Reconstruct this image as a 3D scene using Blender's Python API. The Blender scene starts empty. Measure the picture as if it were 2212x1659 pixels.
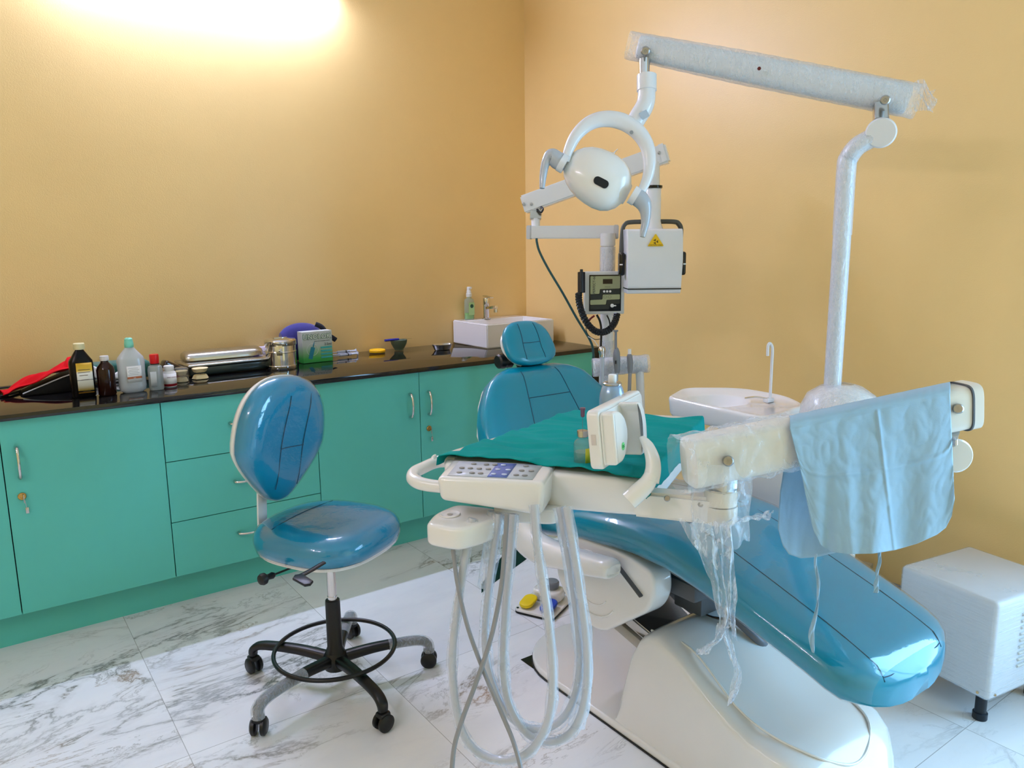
import bpy, bmesh, math, random
from mathutils import Vector as V, Matrix, noise
random.seed(7)
sc = bpy.context.scene
COL = sc.collection
PI = math.pi
# ------------------------------------------------------------------ camera
FPX = 1657.34; YAW, PIT, ROL = 0.62369212, -0.17832211, -0.01101362
CF = V((math.sin(YAW)*math.cos(PIT), math.cos(YAW)*math.cos(PIT), math.sin(PIT)))
_r = V((math.cos(YAW), -math.sin(YAW), 0)); _u = _r.cross(CF)
CR = math.cos(ROL)*_r + math.sin(ROL)*_u
CU = -math.sin(ROL)*_r + math.cos(ROL)*_u
CP = V((0, 0, 1.38))
cam = bpy.data.cameras.new('camera'); co = bpy.data.objects.new('camera', cam); COL.objects.link(co)
M = Matrix((CR, CU, -CF)).transposed().to_4x4(); M.translation = CP; co.matrix_world = M
cam.sensor_fit = 'HORIZONTAL'; cam.sensor_width = 36; cam.lens = FPX/2212*36; cam.clip_start = .05
sc.camera = co
def ray(x, y): return CR*((x-1106)/FPX) - CU*((y-829.5)/FPX) + CF
def at(x, y, d): return CP + ray(x, y)*d          # measured point at a given depth
def onz(x, y, z): d = ray(x, y); return CP + d*((z-CP.z)/d.z)
def ony(x, y, Y): d = ray(x, y); return CP + d*((Y-CP.y)/d.y)
def onx(x, y, X): d = ray(x, y); return CP + d*((X-CP.x)/d.x)
# ------------------------------------------------------------------ materials
def s2l(c): return tuple((v/255/12.92 if v/255 <= .04045 else ((v/255+.055)/1.055)**2.4) for v in c)
class NT:
    def __init__(s, name):
        s.m = bpy.data.materials.new(name); s.m.use_nodes = True
        s.t = s.m.node_tree; s.n = s.t.nodes; s.l = s.t.links
        s.b = s.n['Principled BSDF']; s.o = s.n['Material Output']
    def add(s, ty, **kw):
        n = s.n.new(ty)
        for k, v in kw.items():
            if k.startswith('i_'): n.inputs[k[2:].replace('_', ' ')].default_value = v
            else: setattr(n, k, v)
        return n
    def link(s, a, b): s.l.new(a, b)
    def math(s, op, a, b=None, c=None):
        n = s.n.new('ShaderNodeMath'); n.operation = op
        for i, v in enumerate((a, b, c)):
            if v is None: continue
            if isinstance(v, (int, float)): n.inputs[i].default_value = v
            else: s.link(v, n.inputs[i])
        return n.outputs[0]
    def coords(s, scale=(1, 1, 1), off=(0, 0, 0), rot=(0, 0, 0)):
        tc = s.n.new('ShaderNodeTexCoord'); mp = s.n.new('ShaderNodeMapping')
        mp.inputs['Scale'].default_value = scale; mp.inputs['Location'].default_value = off; mp.inputs['Rotation'].default_value = rot
        s.link(tc.outputs['Object'], mp.inputs['Vector']); return mp.outputs[0]
    def noise(s, vec, scale, detail=3, rough=.5, dist=0):
        n = s.n.new('ShaderNodeTexNoise'); n.inputs['Scale'].default_value = scale; n.inputs['Detail'].default_value = detail
        n.inputs['Roughness'].default_value = rough; n.inputs['Distortion'].default_value = dist
        if vec: s.link(vec, n.inputs['Vector'])
        return n.outputs['Fac']
    def ramp(s, fac, stops):
        n = s.n.new('ShaderNodeValToRGB'); e = n.color_ramp.elements
        while len(e) > 1: e.remove(e[0])
        e[0].position = stops[0][0]; e[0].color = (*stops[0][1], 1) if len(stops[0][1]) == 3 else stops[0][1]
        for p, c in stops[1:]:
            k = e.new(p); k.color = (*c, 1)
        s.link(fac, n.inputs[0]); return n.outputs['Color']
    def mix(s, f, a, b):
        n = s.n.new('ShaderNodeMix'); n.data_type = 'RGBA'
        for sock, v in ((n.inputs[0], f), (n.inputs[6], a), (n.inputs[7], b)):
            if isinstance(v, (int, float)): sock.default_value = v
            elif isinstance(v, tuple): sock.default_value = (*v, 1)
            else: s.link(v, sock)
        return n.outputs[2]
    def bump(s, h, strength=.2, dist=.01, normal_in=None):
        n = s.n.new('ShaderNodeBump'); n.inputs['Strength'].default_value = strength; n.inputs['Distance'].default_value = dist
        s.link(h, n.inputs['Height']); return n.outputs['Normal']
def mat(name, rgb, rough=.5, metal=0, coat=0, coat_r=.05, spec=.5, var=.04, vscale=14, bump=0, bscale=60, bdist=.002, trans=0, ior=1.45, sss=0, aniso=0):
    t = NT(name); b = t.b
    b.inputs['Roughness'].default_value = rough; b.inputs['Metallic'].default_value = metal
    b.inputs['Coat Weight'].default_value = coat; b.inputs['Coat Roughness'].default_value = coat_r
    b.inputs['Specular IOR Level'].default_value = spec; b.inputs['Transmission Weight'].default_value = trans; b.inputs['IOR'].default_value = ior
    c = s2l(rgb); vec = t.coords()
    f = t.noise(vec, vscale, 3)
    dk = tuple(v*(1-var) for v in c); lt = tuple(min(1, v*(1+var)) for v in c)
    t.link(t.mix(f, dk, lt), b.inputs['Base Color'])
    if bump:
        t.link(t.bump(t.noise(vec, bscale, 4), bump, bdist), b.inputs['Normal'])
    return t.m
def film_mat(name, amount=.28, tint=(235, 240, 248), scale=(18, 18, 60), crinkle=.6, rough=.12, spread=1):
    """thin clear plastic film: mostly see-through, glossy crinkles"""
    t = NT(name); vec = t.coords(scale=scale)
    n1 = t.noise(vec, 1.0, 4, .6, 1.2)
    v = t.n.new('ShaderNodeTexVoronoi'); v.feature = 'DISTANCE_TO_EDGE'; v.inputs['Scale'].default_value = .8
    t.link(vec, v.inputs['Vector'])
    h = t.math('ADD', n1, t.math('MULTIPLY', t.math('MINIMUM', v.outputs['Distance'], .15), 2.0))
    nm = t.bump(h, crinkle, .004)
    b = t.b; b.inputs['Base Color'].default_value = (*s2l(tint), 1); b.inputs['Roughness'].default_value = rough
    b.inputs['Specular IOR Level'].default_value = .8
    t.link(nm, b.inputs['Normal'])
    tr = t.n.new('ShaderNodeBsdfTransparent'); mx = t.n.new('ShaderNodeMixShader')
    lw = t.n.new('ShaderNodeLayerWeight'); lw.inputs['Blend'].default_value = .35; t.link(nm, lw.inputs['Normal'])
    r = t.ramp(n1, [(0, (amount*(1-.5*spread),)*3), (.52, (amount*(1-.2*spread),)*3), (.62, (min(1, amount*(1+spread)),)*3), (1, (amount,)*3)])
    f = t.math('ADD', r, t.math('MULTIPLY', lw.outputs['Facing'], .35)); f = t.math('MINIMUM', f, .92)
    t.link(f, mx.inputs[0]); t.link(tr.outputs[0], mx.inputs[1]); t.link(b.outputs[0], mx.inputs[2])
    t.link(mx.outputs[0], t.o.inputs['Surface']); return t.m
def gloss_film(name, scale=9, crinkle=.5, rough=.05, base=.05):
    # very thin clear film: transparent with mirror-like reflections at its folds
    t = NT(name); vec = t.coords(); n = t.noise(vec, scale, 4, .55, .8)
    nm = t.bump(t.math('ADD', n, t.math('MULTIPLY', t.noise(vec, scale*6, 3, .6, 1.5), .12)), crinkle, .006)
    g = t.n.new('ShaderNodeBsdfGlossy'); g.inputs['Roughness'].default_value = rough; t.link(nm, g.inputs['Normal'])
    tr = t.n.new('ShaderNodeBsdfTransparent'); fr = t.n.new('ShaderNodeFresnel'); ge = t.n.new('ShaderNodeNewGeometry'); t.link(t.math('SUBTRACT', 1.5, t.math('MULTIPLY', ge.outputs['Backfacing'], 1.5-1/1.5)), fr.inputs['IOR']); t.link(nm, fr.inputs['Normal'])
    mx = t.n.new('ShaderNodeMixShader'); t.link(t.math('MINIMUM', t.math('ADD', fr.outputs[0], base), .9), mx.inputs[0])
    t.link(tr.outputs[0], mx.inputs[1]); t.link(g.outputs[0], mx.inputs[2]); t.link(mx.outputs[0], t.o.inputs['Surface']); return t.m
def glass_mat(name, rgb, rough=.02, fac=.35, ior=1.45):
    """thin-walled clear vessel: transparent with coloured tint and gloss"""
    t = NT(name); c = s2l(rgb)
    g = t.n.new('ShaderNodeBsdfGlossy'); g.inputs['Roughness'].default_value = rough
    tr = t.n.new('ShaderNodeBsdfTransparent'); tr.inputs['Color'].default_value = (*c, 1)
    lw = t.n.new('ShaderNodeFresnel'); ge = t.n.new('ShaderNodeNewGeometry'); t.link(t.math('SUBTRACT', ior, t.math('MULTIPLY', ge.outputs['Backfacing'], ior-1/ior)), lw.inputs['IOR'])
    b = t.b; b.inputs['Base Color'].default_value = (*c, 1); b.inputs['Roughness'].default_value = .3
    m1 = t.n.new('ShaderNodeMixShader'); m1.inputs[0].default_value = fac
    t.link(tr.outputs[0], m1.inputs[1]); t.link(b.outputs[0], m1.inputs[2])
    m2 = t.n.new('ShaderNodeMixShader'); t.link(lw.outputs[0], m2.inputs[0])
    t.link(m1.outputs[0], m2.inputs[1]); t.link(g.outputs[0], m2.inputs[2]); t.link(m2.outputs[0], t.o.inputs['Surface'])
    return t.m
def wall_mat(name, rgb, var=.06):
    t = NT(name); vec = t.coords(); c = s2l(rgb)
    f = t.noise(vec, 1.7, 5, .6)
    t.link(t.mix(f, tuple(v*(1-var) for v in c), tuple(v*(1+var) for v in c)), t.b.inputs['Base Color'])
    t.b.inputs['Roughness'].default_value = .38; t.b.inputs['Specular IOR Level'].default_value = .45
    h = t.math('ADD', t.noise(t.coords(), 220, 2), t.math('MULTIPLY', t.noise(t.coords(), 5, 3), 2.2))
    t.link(t.bump(h, .12, .004), t.b.inputs['Normal']); return t.m
def marble_mat():
    t = NT('marble_floor_tiles'); tc = t.n.new('ShaderNodeTexCoord'); sep = t.n.new('ShaderNodeSeparateXYZ')
    t.link(tc.outputs['Object'], sep.inputs[0]); x, y = sep.outputs[0], sep.outputs[1]
    PX, PY, X0, Y0 = .6106, 1.2177, .381, .8628
    ux = t.math('DIVIDE', t.math('SUBTRACT', x, X0), PX); uy = t.math('DIVIDE', t.math('SUBTRACT', y, Y0), PY)
    gx = t.math('MULTIPLY', t.math('ABSOLUTE', t.math('SUBTRACT', t.math('FRACT', t.math('ADD', ux, .5)), .5)), PX)
    gy = t.math('MULTIPLY', t.math('ABSOLUTE', t.math('SUBTRACT', t.math('FRACT', t.math('ADD', uy, .5)), .5)), PY)
    g = t.math('LESS_THAN', t.math('MINIMUM', gx, gy), .0011)
    ix = t.math('FLOOR', ux); iy = t.math('FLOOR', uy)
    cmb = t.n.new('ShaderNodeCombineXYZ')
    t.link(t.math('ADD', x, t.math('MULTIPLY', ix, 3.7)), cmb.inputs[0])
    t.link(t.math('ADD', y, t.math('MULTIPLY', iy, 5.3)), cmb.inputs[1])
    t.link(t.math('MULTIPLY', t.math('ADD', ix, iy), 1.9), cmb.inputs[2])
    mp = t.n.new('ShaderNodeMapping'); mp.inputs['Rotation'].default_value = (0, 0, -.75); mp.inputs['Scale'].default_value = (1.0, 2.3, 1)
    t.link(cmb.outputs[0], mp.inputs[0]); vec = mp.outputs[0]
    n1 = t.noise(vec, 1.25, 9, .62, .55); n2 = t.noise(vec, 2.6, 8, .66, .9); m = t.noise(vec, 1.1, 3, .5, 0)
    a1 = t.math('ABSOLUTE', t.math('SUBTRACT', n1, .5)); a2 = t.math('ABSOLUTE', t.math('SUBTRACT', n2, .52))
    v1 = t.ramp(a1, [(0, (1, 1, 1)), (.006, (.6,)*3), (.018, (.14,)*3), (.06, (0,)*3)])
    v2 = t.ramp(a2, [(0, (.9,)*3), (.005, (.4,)*3), (.018, (0,)*3)])
    mk = t.ramp(m, [(.47, (0,)*3), (.62, (1,)*3)])
    vv = t.math('MULTIPLY', t.math('MAXIMUM', v1, t.math('MULTIPLY', v2, .8)), t.math('ADD', t.math('MULTIPLY', mk, .9), .03))
    cl = t.ramp(t.noise(vec, 1.4, 4, .6, .4), [(.35, s2l((244, 243, 243))), (.7, s2l((232, 232, 236)))])
    vc = t.ramp(t.noise(vec, 2.2, 2), [(.40, s2l((92, 95, 98))), (.60, s2l((112, 106, 92))), (.74, s2l((160, 126, 92)))])
    c = t.mix(vv, cl, vc); c = t.mix(t.math('MULTIPLY', g, .55), c, s2l((110, 106, 100)))
    t.link(c, t.b.inputs['Base Color']); t.b.inputs['Roughness'].default_value = .16; t.b.inputs['Specular IOR Level'].default_value = .5
    return t.m
def granite_mat():
    t = NT('black_granite'); vec = t.coords()
    sp = t.ramp(t.noise(vec, 420, 2, .7), [(.62, (0,)*3), (.70, (1,)*3)])
    cl = t.ramp(t.noise(vec, 60, 4, .7), [(.3, s2l((5, 5, 6))), (.7, s2l((20, 18, 19)))])
    t.link(t.mix(t.math('MULTIPLY', sp, .35), cl, s2l((120, 112, 104))), t.b.inputs['Base Color'])
    t.b.inputs['Roughness'].default_value = .06; t.b.inputs['Specular IOR Level'].default_value = .6; return t.m
def cloth_mat(name, rgb, rough=.8, var=.08, weave=900, sheen=.3, transl=0, spec=.5):
    t = NT(name); vec = t.coords(); c = s2l(rgb)
    t.link(t.mix(t.noise(vec, 9, 4), tuple(v*(1-var) for v in c), tuple(min(1, v*(1+var)) for v in c)), t.b.inputs['Base Color'])
    t.b.inputs['Roughness'].default_value = rough; t.b.inputs['Sheen Weight'].default_value = sheen; t.b.inputs['Specular IOR Level'].default_value = spec
    t.link(t.bump(t.math('ADD', t.noise(vec, weave, 2), t.math('MULTIPLY', t.noise(vec, 22, 5, .6), 4)), .25, .003), t.b.inputs['Normal'])
    if transl:
        tl = t.n.new('ShaderNodeBsdfTranslucent'); tl.inputs['Color'].default_value = (*c, 1)
        mx = t.n.new('ShaderNodeMixShader'); mx.inputs[0].default_value = transl
        t.link(t.b.outputs[0], mx.inputs[1]); t.link(tl.outputs[0], mx.inputs[2]); t.link(mx.outputs[0], t.o.inputs['Surface'])
    return t.m
def emit_mat(name, rgb, s):
    t = NT(name); t.b.inputs['Emission Color'].default_value = (*rgb, 1); t.b.inputs['Emission Strength'].default_value = s
    t.link(t.mix(t.noise(t.coords(), 3), rgb, rgb), t.b.inputs['Base Color']); return t.m
def stripes_mat(name, stops, axis=2, rough=.5, coat=0):
    """bands of printed colour along one local axis; stops are in metres from the world origin of that axis"""
    t = NT(name); tc = t.n.new('ShaderNodeTexCoord'); sp = t.n.new('ShaderNodeSeparateXYZ'); t.link(tc.outputs['Object'], sp.inputs[0])
    lo, hi = stops[0][0], stops[-1][0]+1e-6
    f = t.math('DIVIDE', t.math('SUBTRACT', sp.outputs[axis], lo), hi-lo)
    t.link(t.ramp(f, [((p-lo)/(hi-lo), s2l(c)) for p, c in stops]), t.b.inputs['Base Color'])
    t.b.inputs['Roughness'].default_value = rough; t.b.inputs['Coat Weight'].default_value = coat; return t.m

WALL_B = wall_mat('warm_yellow_wall_paint', (239, 204, 137)); WALL_R = WALL_B
CEIL = mat('white_ceiling_paint', (236, 232, 226), .9)
FLOOR = marble_mat(); GRANITE = granite_mat()
LAM = mat('teal_laminate', (90, 194, 180), .42, var=.03, bump=.05, bscale=400)
LAMB = mat('dark_carcass', (20, 40, 38), .8)
WHITEP = mat('white_gloss_plastic', (232, 228, 222), .22, coat=.5, var=.02)
WHITEM = mat('white_enamel', (226, 226, 228), .25, coat=.4, var=.02)
CERAM = mat('white_ceramic', (238, 236, 236), .08, coat=.6, var=.01)
GREYP = mat('grey_plastic', (120, 124, 130), .35, var=.05)
LGREY = mat('light_grey_plastic', (176, 182, 190), .2, coat=.4, var=.03)
CHROME = mat('chrome', (214, 212, 210), .1, 1, var=.02)
STEEL = mat('brushed_steel', (190, 188, 184), .22, 1, var=.06, bump=.04, bscale=300)
BOLT = mat('bolt_steel', (170, 170, 170), .38, 1, var=.05)
BRASS = mat('brass', (186, 150, 84), .25, 1)
BLACKP = mat('black_plastic', (4, 4, 6), .4, var=.1)
BLACKG = mat('black_gloss', (8, 9, 11), .15, var=.1)
DGREY = mat('dark_grey_metal', (78, 80, 82), .45, var=.05)
TEAL = mat('teal_vinyl', (0, 132, 160), .3, spec=.35, coat=.5, coat_r=.07, var=.05, bump=.10, bscale=500, bdist=.0006)
TEALS = mat('teal_vinyl_under_film', (0, 130, 168), .35, spec=.3, coat=.35, coat_r=.03, var=.04, bump=.35, bscale=5, bdist=.006)
SEAM = mat('teal_seam', (4, 66, 90), .5)
FILMW = film_mat('milky_film', .26, scale=(70, 70, 26), crinkle=.9, spread=.25)
FILMT = film_mat('thin_film_bag', .13, scale=(26, 26, 16), crinkle=.9)
FILMD = film_mat('film_strip', .3, scale=(60, 60, 18), crinkle=1.0)
GREEN = cloth_mat('green_surgical_cloth', (0, 136, 130), .9, sheen=0, spec=.15)
BLUEN = cloth_mat('pale_blue_nonwoven', (166, 200, 218), .6, weave=1500, transl=.25)
RED = cloth_mat('red_cloth', (206, 6, 24), .85, sheen=0, spec=.2); NAVY = cloth_mat('navy_cloth', (36, 34, 116), .8); NAVYD = cloth_mat('navy_strap', (14, 14, 40), .7)
HOSE = mat('grey_white_hose', (190, 192, 198), .3, var=.05, coat=.4); HOSED = mat('grey_hose', (140, 140, 142), .4)
YEL = mat('yellow_plastic', (238, 206, 10), .4); BLUP = mat('blue_plastic', (10, 62, 176), .4); INK = mat('dark_ink', (26, 26, 28), .6)
PAPER = mat('white_paper', (234, 232, 228), .6); GLOBE = mat('rubber_green', (84, 98, 80), .6)

# ------------------------------------------------------------------ mesh building
class MB:
    def __init__(s): s.v = []; s.f = []; s.mi = []; s.cur = 0
    def add(s, vs, fs):
        o = len(s.v); s.v += [V(p) for p in vs]; s.f += [tuple(i+o for i in f) for f in fs]; s.mi += [s.cur]*len(fs); return s
    def bm(s, bm, mtx=None):
        bm.verts.index_update(); vs = [(mtx @ v.co if mtx else v.co.copy()) for v in bm.verts]; fs = [[v.index for v in f.verts] for f in bm.faces]
        bm.free(); return s.add(vs, fs)
    def box(s, c, size, rot=(0, 0, 0), bev=0, seg=2, taper=None):
        bm = bmesh.new(); bmesh.ops.create_cube(bm, size=1)
        for v in bm.verts:
            v.co = V((v.co.x*size[0], v.co.y*size[1], v.co.z*size[2]))
            if taper and v.co.z > 0: v.co.x *= taper; v.co.y *= taper
        if bev: bmesh.ops.bevel(bm, geom=list(bm.edges), offset=bev, segments=seg, affect='EDGES', profile=.5)
        R = rot if isinstance(rot, Matrix) else (Matrix.Rotation(rot[2], 4, 'Z') @ Matrix.Rotation(rot[1], 4, 'Y') @ Matrix.Rotation(rot[0], 4, 'X'))
        return s.bm(bm, Matrix.Translation(V(c)) @ R.to_4x4())
    def prism(s, pts, z0, z1, bev=0, seg=3, mtx=None, bevb=True):
        bm = bmesh.new(); vs = [bm.verts.new((p[0], p[1], z0)) for p in pts]; f = bm.faces.new(vs)
        r = bmesh.ops.extrude_face_region(bm, geom=[f]); up = [e for e in r['geom'] if isinstance(e, bmesh.types.BMVert)]
        for v in up: v.co.z = z1
        bmesh.ops.recalc_face_normals(bm, faces=bm.faces)
        if bev:
            es = [e for e in bm.edges if all(abs(v.co.z-z1) < 1e-6 for v in e.verts) or (bevb and all(abs(v.co.z-z0) < 1e-6 for v in e.verts))]
            bmesh.ops.bevel(bm, geom=es, offset=bev, segments=seg, affect='EDGES', profile=.5)
        return s.bm(bm, mtx)
    def tube(s, pts, r, n=12, cap=True, closed=False, sub=0, flat=None, ex=2):
        pts = [V(p) for p in pts]
        rs = list(r) if isinstance(r, (list, tuple)) else [r]*len(pts)
        if sub: pts, rs = smooth(pts, rs, sub, closed)
        m = len(pts); ring = []
        def tan(i):
            a = pts[(i-1) % m] if (closed or i > 0) else pts[i]; b = pts[(i+1) % m] if (closed or i < m-1) else pts[i]
            d = b-a; return d.normalized() if d.length > 1e-9 else V((0, 0, 1))
        t0 = tan(0); up = flat if flat is not None else (V((0, 0, 1)) if abs(t0.z) < .9 else V((1, 0, 0)))
        a = (up - t0*up.dot(t0)).normalized(); vs = []
        for i in range(m):
            t = tan(i)
            if flat is not None and abs(t.dot(flat)) < .98: a = (flat - t*flat.dot(t)).normalized()
            else: a = (a - t*a.dot(t)).normalized()
            b = t.cross(a); rr = rs[i]; ra, rb = rr if isinstance(rr, (tuple, list)) else (rr, rr)
            for k in range(n):
                th = 2*PI*k/n; c_, s_ = math.cos(th), math.sin(th)
                if ex != 2: c_ = math.copysign(abs(c_)**(2/ex), c_); s_ = math.copysign(abs(s_)**(2/ex), s_)
                vs.append(pts[i] + a*(ra*c_) + b*(rb*s_))
        fs = []
        for i in range(m if closed else m-1):
            for k in range(n):
                j = (i+1) % m; fs.append((i*n+k, i*n+(k+1) % n, j*n+(k+1) % n, j*n+k))
        if cap and not closed: fs.append(tuple(range(n))[::-1]); fs.append(tuple((m-1)*n+k for k in range(n)))
        return s.add(vs, fs)
    def lathe(s, prof, o=(0, 0, 0), n=28, axis=None, sx=1, sy=1, cap=True):
        """prof: (radius, height) pairs"""
        o = V(o); vs = []
        if axis is None: A, B, C = V((1, 0, 0)), V((0, 1, 0)), V((0, 0, 1))
        else:
            C = V(axis).normalized(); A = (V((0, 0, 1)) if abs(C.z) < .9 else V((1, 0, 0))).cross(C).normalized(); B = C.cross(A)
        for r, h in prof:
            for k in range(n):
                th = 2*PI*k/n; vs.append(o + A*(r*math.cos(th)*sx) + B*(r*math.sin(th)*sy) + C*h)
        fs = [(i*n+k, i*n+(k+1) % n, (i+1)*n+(k+1) % n, (i+1)*n+k) for i in range(len(prof)-1) for k in range(n)]
        if cap: fs.append(tuple(range(n))[::-1]); fs.append(tuple((len(prof)-1)*n+k for k in range(n)))
        return s.add(vs, fs)
    def loft(s, secs, cap=True, closed=False):
        n = len(secs[0]); vs = [p for q in secs for p in q]; m = len(secs)
        fs = [(i*n+k, i*n+(k+1) % n, ((i+1) % m)*n+(k+1) % n, ((i+1) % m)*n+k) for i in range(m if closed else m-1) for k in range(n)]
        if cap and not closed: fs.append(tuple(range(n))[::-1]); fs.append(tuple((m-1)*n+k for k in range(n)))
        return s.add(vs, fs)
    def grid(s, fn, nu, nv):
        vs = [fn(i/nu, j/nv) for i in range(nu+1) for j in range(nv+1)]
        fs = [(i*(nv+1)+j, (i+1)*(nv+1)+j, (i+1)*(nv+1)+j+1, i*(nv+1)+j+1) for i in range(nu) for j in range(nv)]
        return s.add(vs, fs)
    def build(s, name, m, parent=None, ang=38, solid=0, sub=0, **props):
        me = bpy.data.meshes.new(name); off = world_off(parent)
        me.from_pydata([v-off for v in s.v], [], s.f)
        for k in (m if isinstance(m, (list, tuple)) else [m]): me.materials.append(k)
        me.polygons.foreach_set('material_index', s.mi)
        bm = bmesh.new(); bm.from_mesh(me); bmesh.ops.recalc_face_normals(bm, faces=bm.faces)
        for f in bm.faces: f.smooth = True
        bm.to_mesh(me); bm.free(); me.set_sharp_from_angle(angle=math.radians(ang))
        o = bpy.data.objects.new(name, me); COL.objects.link(o); o.parent = parent
        if solid: md = o.modifiers.new('thickness', 'SOLIDIFY'); md.thickness = solid; md.offset = 0
        if sub: md = o.modifiers.new('smooth', 'SUBSURF'); md.levels = sub; md.render_levels = sub
        for k, v in props.items(): o[k] = v
        return o
OFF = {}
def world_off(p):
    while p is not None:
        if p.name in OFF: return OFF[p.name]
        p = p.parent
    return V((0, 0, 0))
def smooth(pts, rs, sub, closed=False):
    m = len(pts); P = []; Rr = []
    rng = range(m if closed else m-1)
    def g(i): return pts[i % m] if closed else pts[max(0, min(m-1, i))]
    for i in rng:
        p0, p1, p2, p3 = g(i-1), g(i), g(i+1), g(i+2); r1, r2 = rs[i], rs[(i+1) % m]
        for k in range(sub):
            t = k/sub
            P.append(.5*((2*p1)+(-p0+p2)*t+(2*p0-5*p1+4*p2-p3)*t*t+(-p0+3*p1-3*p2+p3)*t**3))
            if isinstance(r1, (tuple, list)): Rr.append((r1[0]*(1-t)+r2[0]*t, r1[1]*(1-t)+r2[1]*t))
            else: Rr.append(r1*(1-t)+r2*t)
    if not closed: P.append(pts[-1]); Rr.append(rs[-1])
    return P, Rr
def thing(name, loc, label, cat, group=None):
    o = bpy.data.objects.new(name, None); COL.objects.link(o); o.location = V(loc); o.empty_display_size = .05
    o['label'] = label; o['category'] = cat
    if group: o['group'] = group
    OFF[o.name] = V(loc); return o
def solo(o, label, cat, group=None):
    o['label'] = label; o['category'] = cat
    if group: o['group'] = group
    return o
def text(s, name, m, parent, o, xa, ya, size, ext=.0003, align='CENTER', space=1, fat=0):
    """lettering lying in the plane spanned by xa, ya at world point o"""
    cu = bpy.data.curves.new(name, 'FONT'); cu.body = s; cu.size = size; cu.extrude = ext; cu.align_x = align; cu.align_y = 'CENTER'
    cu.space_character = space; cu.offset = fat; cu.materials.append(m)
    tmp = bpy.data.objects.new(name+'_outline', cu); COL.objects.link(tmp); dg = bpy.context.evaluated_depsgraph_get()
    me = bpy.data.meshes.new_from_object(tmp.evaluated_get(dg)); me.name = name; bpy.data.objects.remove(tmp); me.materials.clear(); me.materials.append(m)
    ob = bpy.data.objects.new(name, me); COL.objects.link(ob); ob.parent = parent
    xa = V(xa).normalized(); ya = V(ya); ya = (ya - xa*ya.dot(xa)).normalized(); za = xa.cross(ya)
    mm = Matrix((xa, ya, za)).transposed().to_4x4(); mm.translation = V(o)-world_off(parent); ob.matrix_local = mm
    return ob
def frame(o, xa, ya):
    xa = V(xa).normalized(); ya = V(ya); ya = (ya - xa*ya.dot(xa)).normalized(); m = Matrix((xa, ya, xa.cross(ya))).transposed().to_4x4(); m.translation = V(o); return m
def rrect(cx, cy, w, h, r, n=5):
    out = []
    for sx, sy, a0 in ((1, 1, 0), (-1, 1, PI/2), (-1, -1, PI), (1, -1, 1.5*PI)):
        for k in range(n+1):
            a = a0+PI/2*k/n; out.append((cx+sx*(w/2-r)+r*math.cos(a), cy+sy*(h/2-r)+r*math.sin(a)))
    return out
def rpoly(pts, r, n=5):
    """round the corners of a 2D polygon"""
    out = []; m = len(pts)
    for i in range(m):
        p = V(pts[i][:2]); a = V(pts[i-1][:2]); b = V(pts[(i+1) % m][:2])
        rr = r[i] if isinstance(r, (list, tuple)) else r
        da = (a-p); db = (b-p); d = min(rr, da.length*.45, db.length*.45)
        q0 = p+da.normalized()*d; q1 = p+db.normalized()*d
        for k in range(n+1):
            t = k/n; out.append(tuple((1-t)**2*q0+2*t*(1-t)*p+t*t*q1))
    return out
def struct(o): o['kind'] = 'structure'; return o
# ================================================================== ROOM
XR, YB, XL, YF, ZC = 2.768, 3.692, -1.5, -1.6, 2.95
WY0, WY1, WZ0, WZ1 = -1.30, .42, .22, 2.15        # tall window in the right wall, beside the camera and out of frame
b = MB(); b.box(((XL+XR)/2, (YF+YB)/2, -.05), (XR-XL+.3, YB-YF+.3, .1)); struct(b.build('floor', FLOOR))
b = MB(); b.box(((XL+XR)/2, (YF+YB)/2, ZC+.05), (XR-XL+.3, YB-YF+.3, .1)); struct(b.build('ceiling', CEIL))
b = MB(); b.box(((XL+XR)/2, YB+.075, ZC/2), (XR-XL+.3, .15, ZC)); struct(b.build('wall_back', WALL_B))
b = MB(); b.box((XL-.075, (YF+YB)/2, ZC/2), (.15, YB-YF, ZC)); struct(b.build('wall_left', WALL_B))
b = MB(); b.box(((XL+XR)/2, YF-.075, ZC/2), (XR-XL+.3, .15, ZC)); struct(b.build('wall_front', WALL_B))
b = MB()
for y0, y1, z0, z1 in ((YF, WY0, 0, ZC), (WY1, YB, 0, ZC), (WY0, WY1, 0, WZ0), (WY0, WY1, WZ1, ZC)):
    b.box((XR+.075, (y0+y1)/2, (z0+z1)/2), (.15, y1-y0, z1-z0))
struct(b.build('wall_right', WALL_R))
b = MB(); fw = .05
for cy, cz, sy, sz in (((WY0+WY1)/2, WZ0+fw/2, WY1-WY0, fw), ((WY0+WY1)/2, WZ1-fw/2, WY1-WY0, fw), (WY0+fw/2, (WZ0+WZ1)/2, fw, WZ1-WZ0), (WY1-fw/2, (WZ0+WZ1)/2, fw, WZ1-WZ0), ((WY0+WY1)/2, (WZ0+WZ1)/2, fw, WZ1-WZ0)):
    b.box((XR+.08, cy, cz), (.06, sy, sz), bev=.004)
win = struct(b.build('window_1', WHITEM))
b = MB(); b.box((XR+.08, (WY0+WY1)/2, (WZ0+WZ1)/2), (.005, WY1-WY0-.02, WZ1-WZ0-.02)); b.build('window_pane', glass_mat('window_glass', (250, 252, 255), fac=0), win)
b = MB(); b.box((XR-.006, (YF+3.04)/2, .052), (.012, 3.04-YF, .104), bev=.002); struct(b.build('baseboard_right', mat('grey_skirting_tile', (150, 148, 148), .3)))
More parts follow.
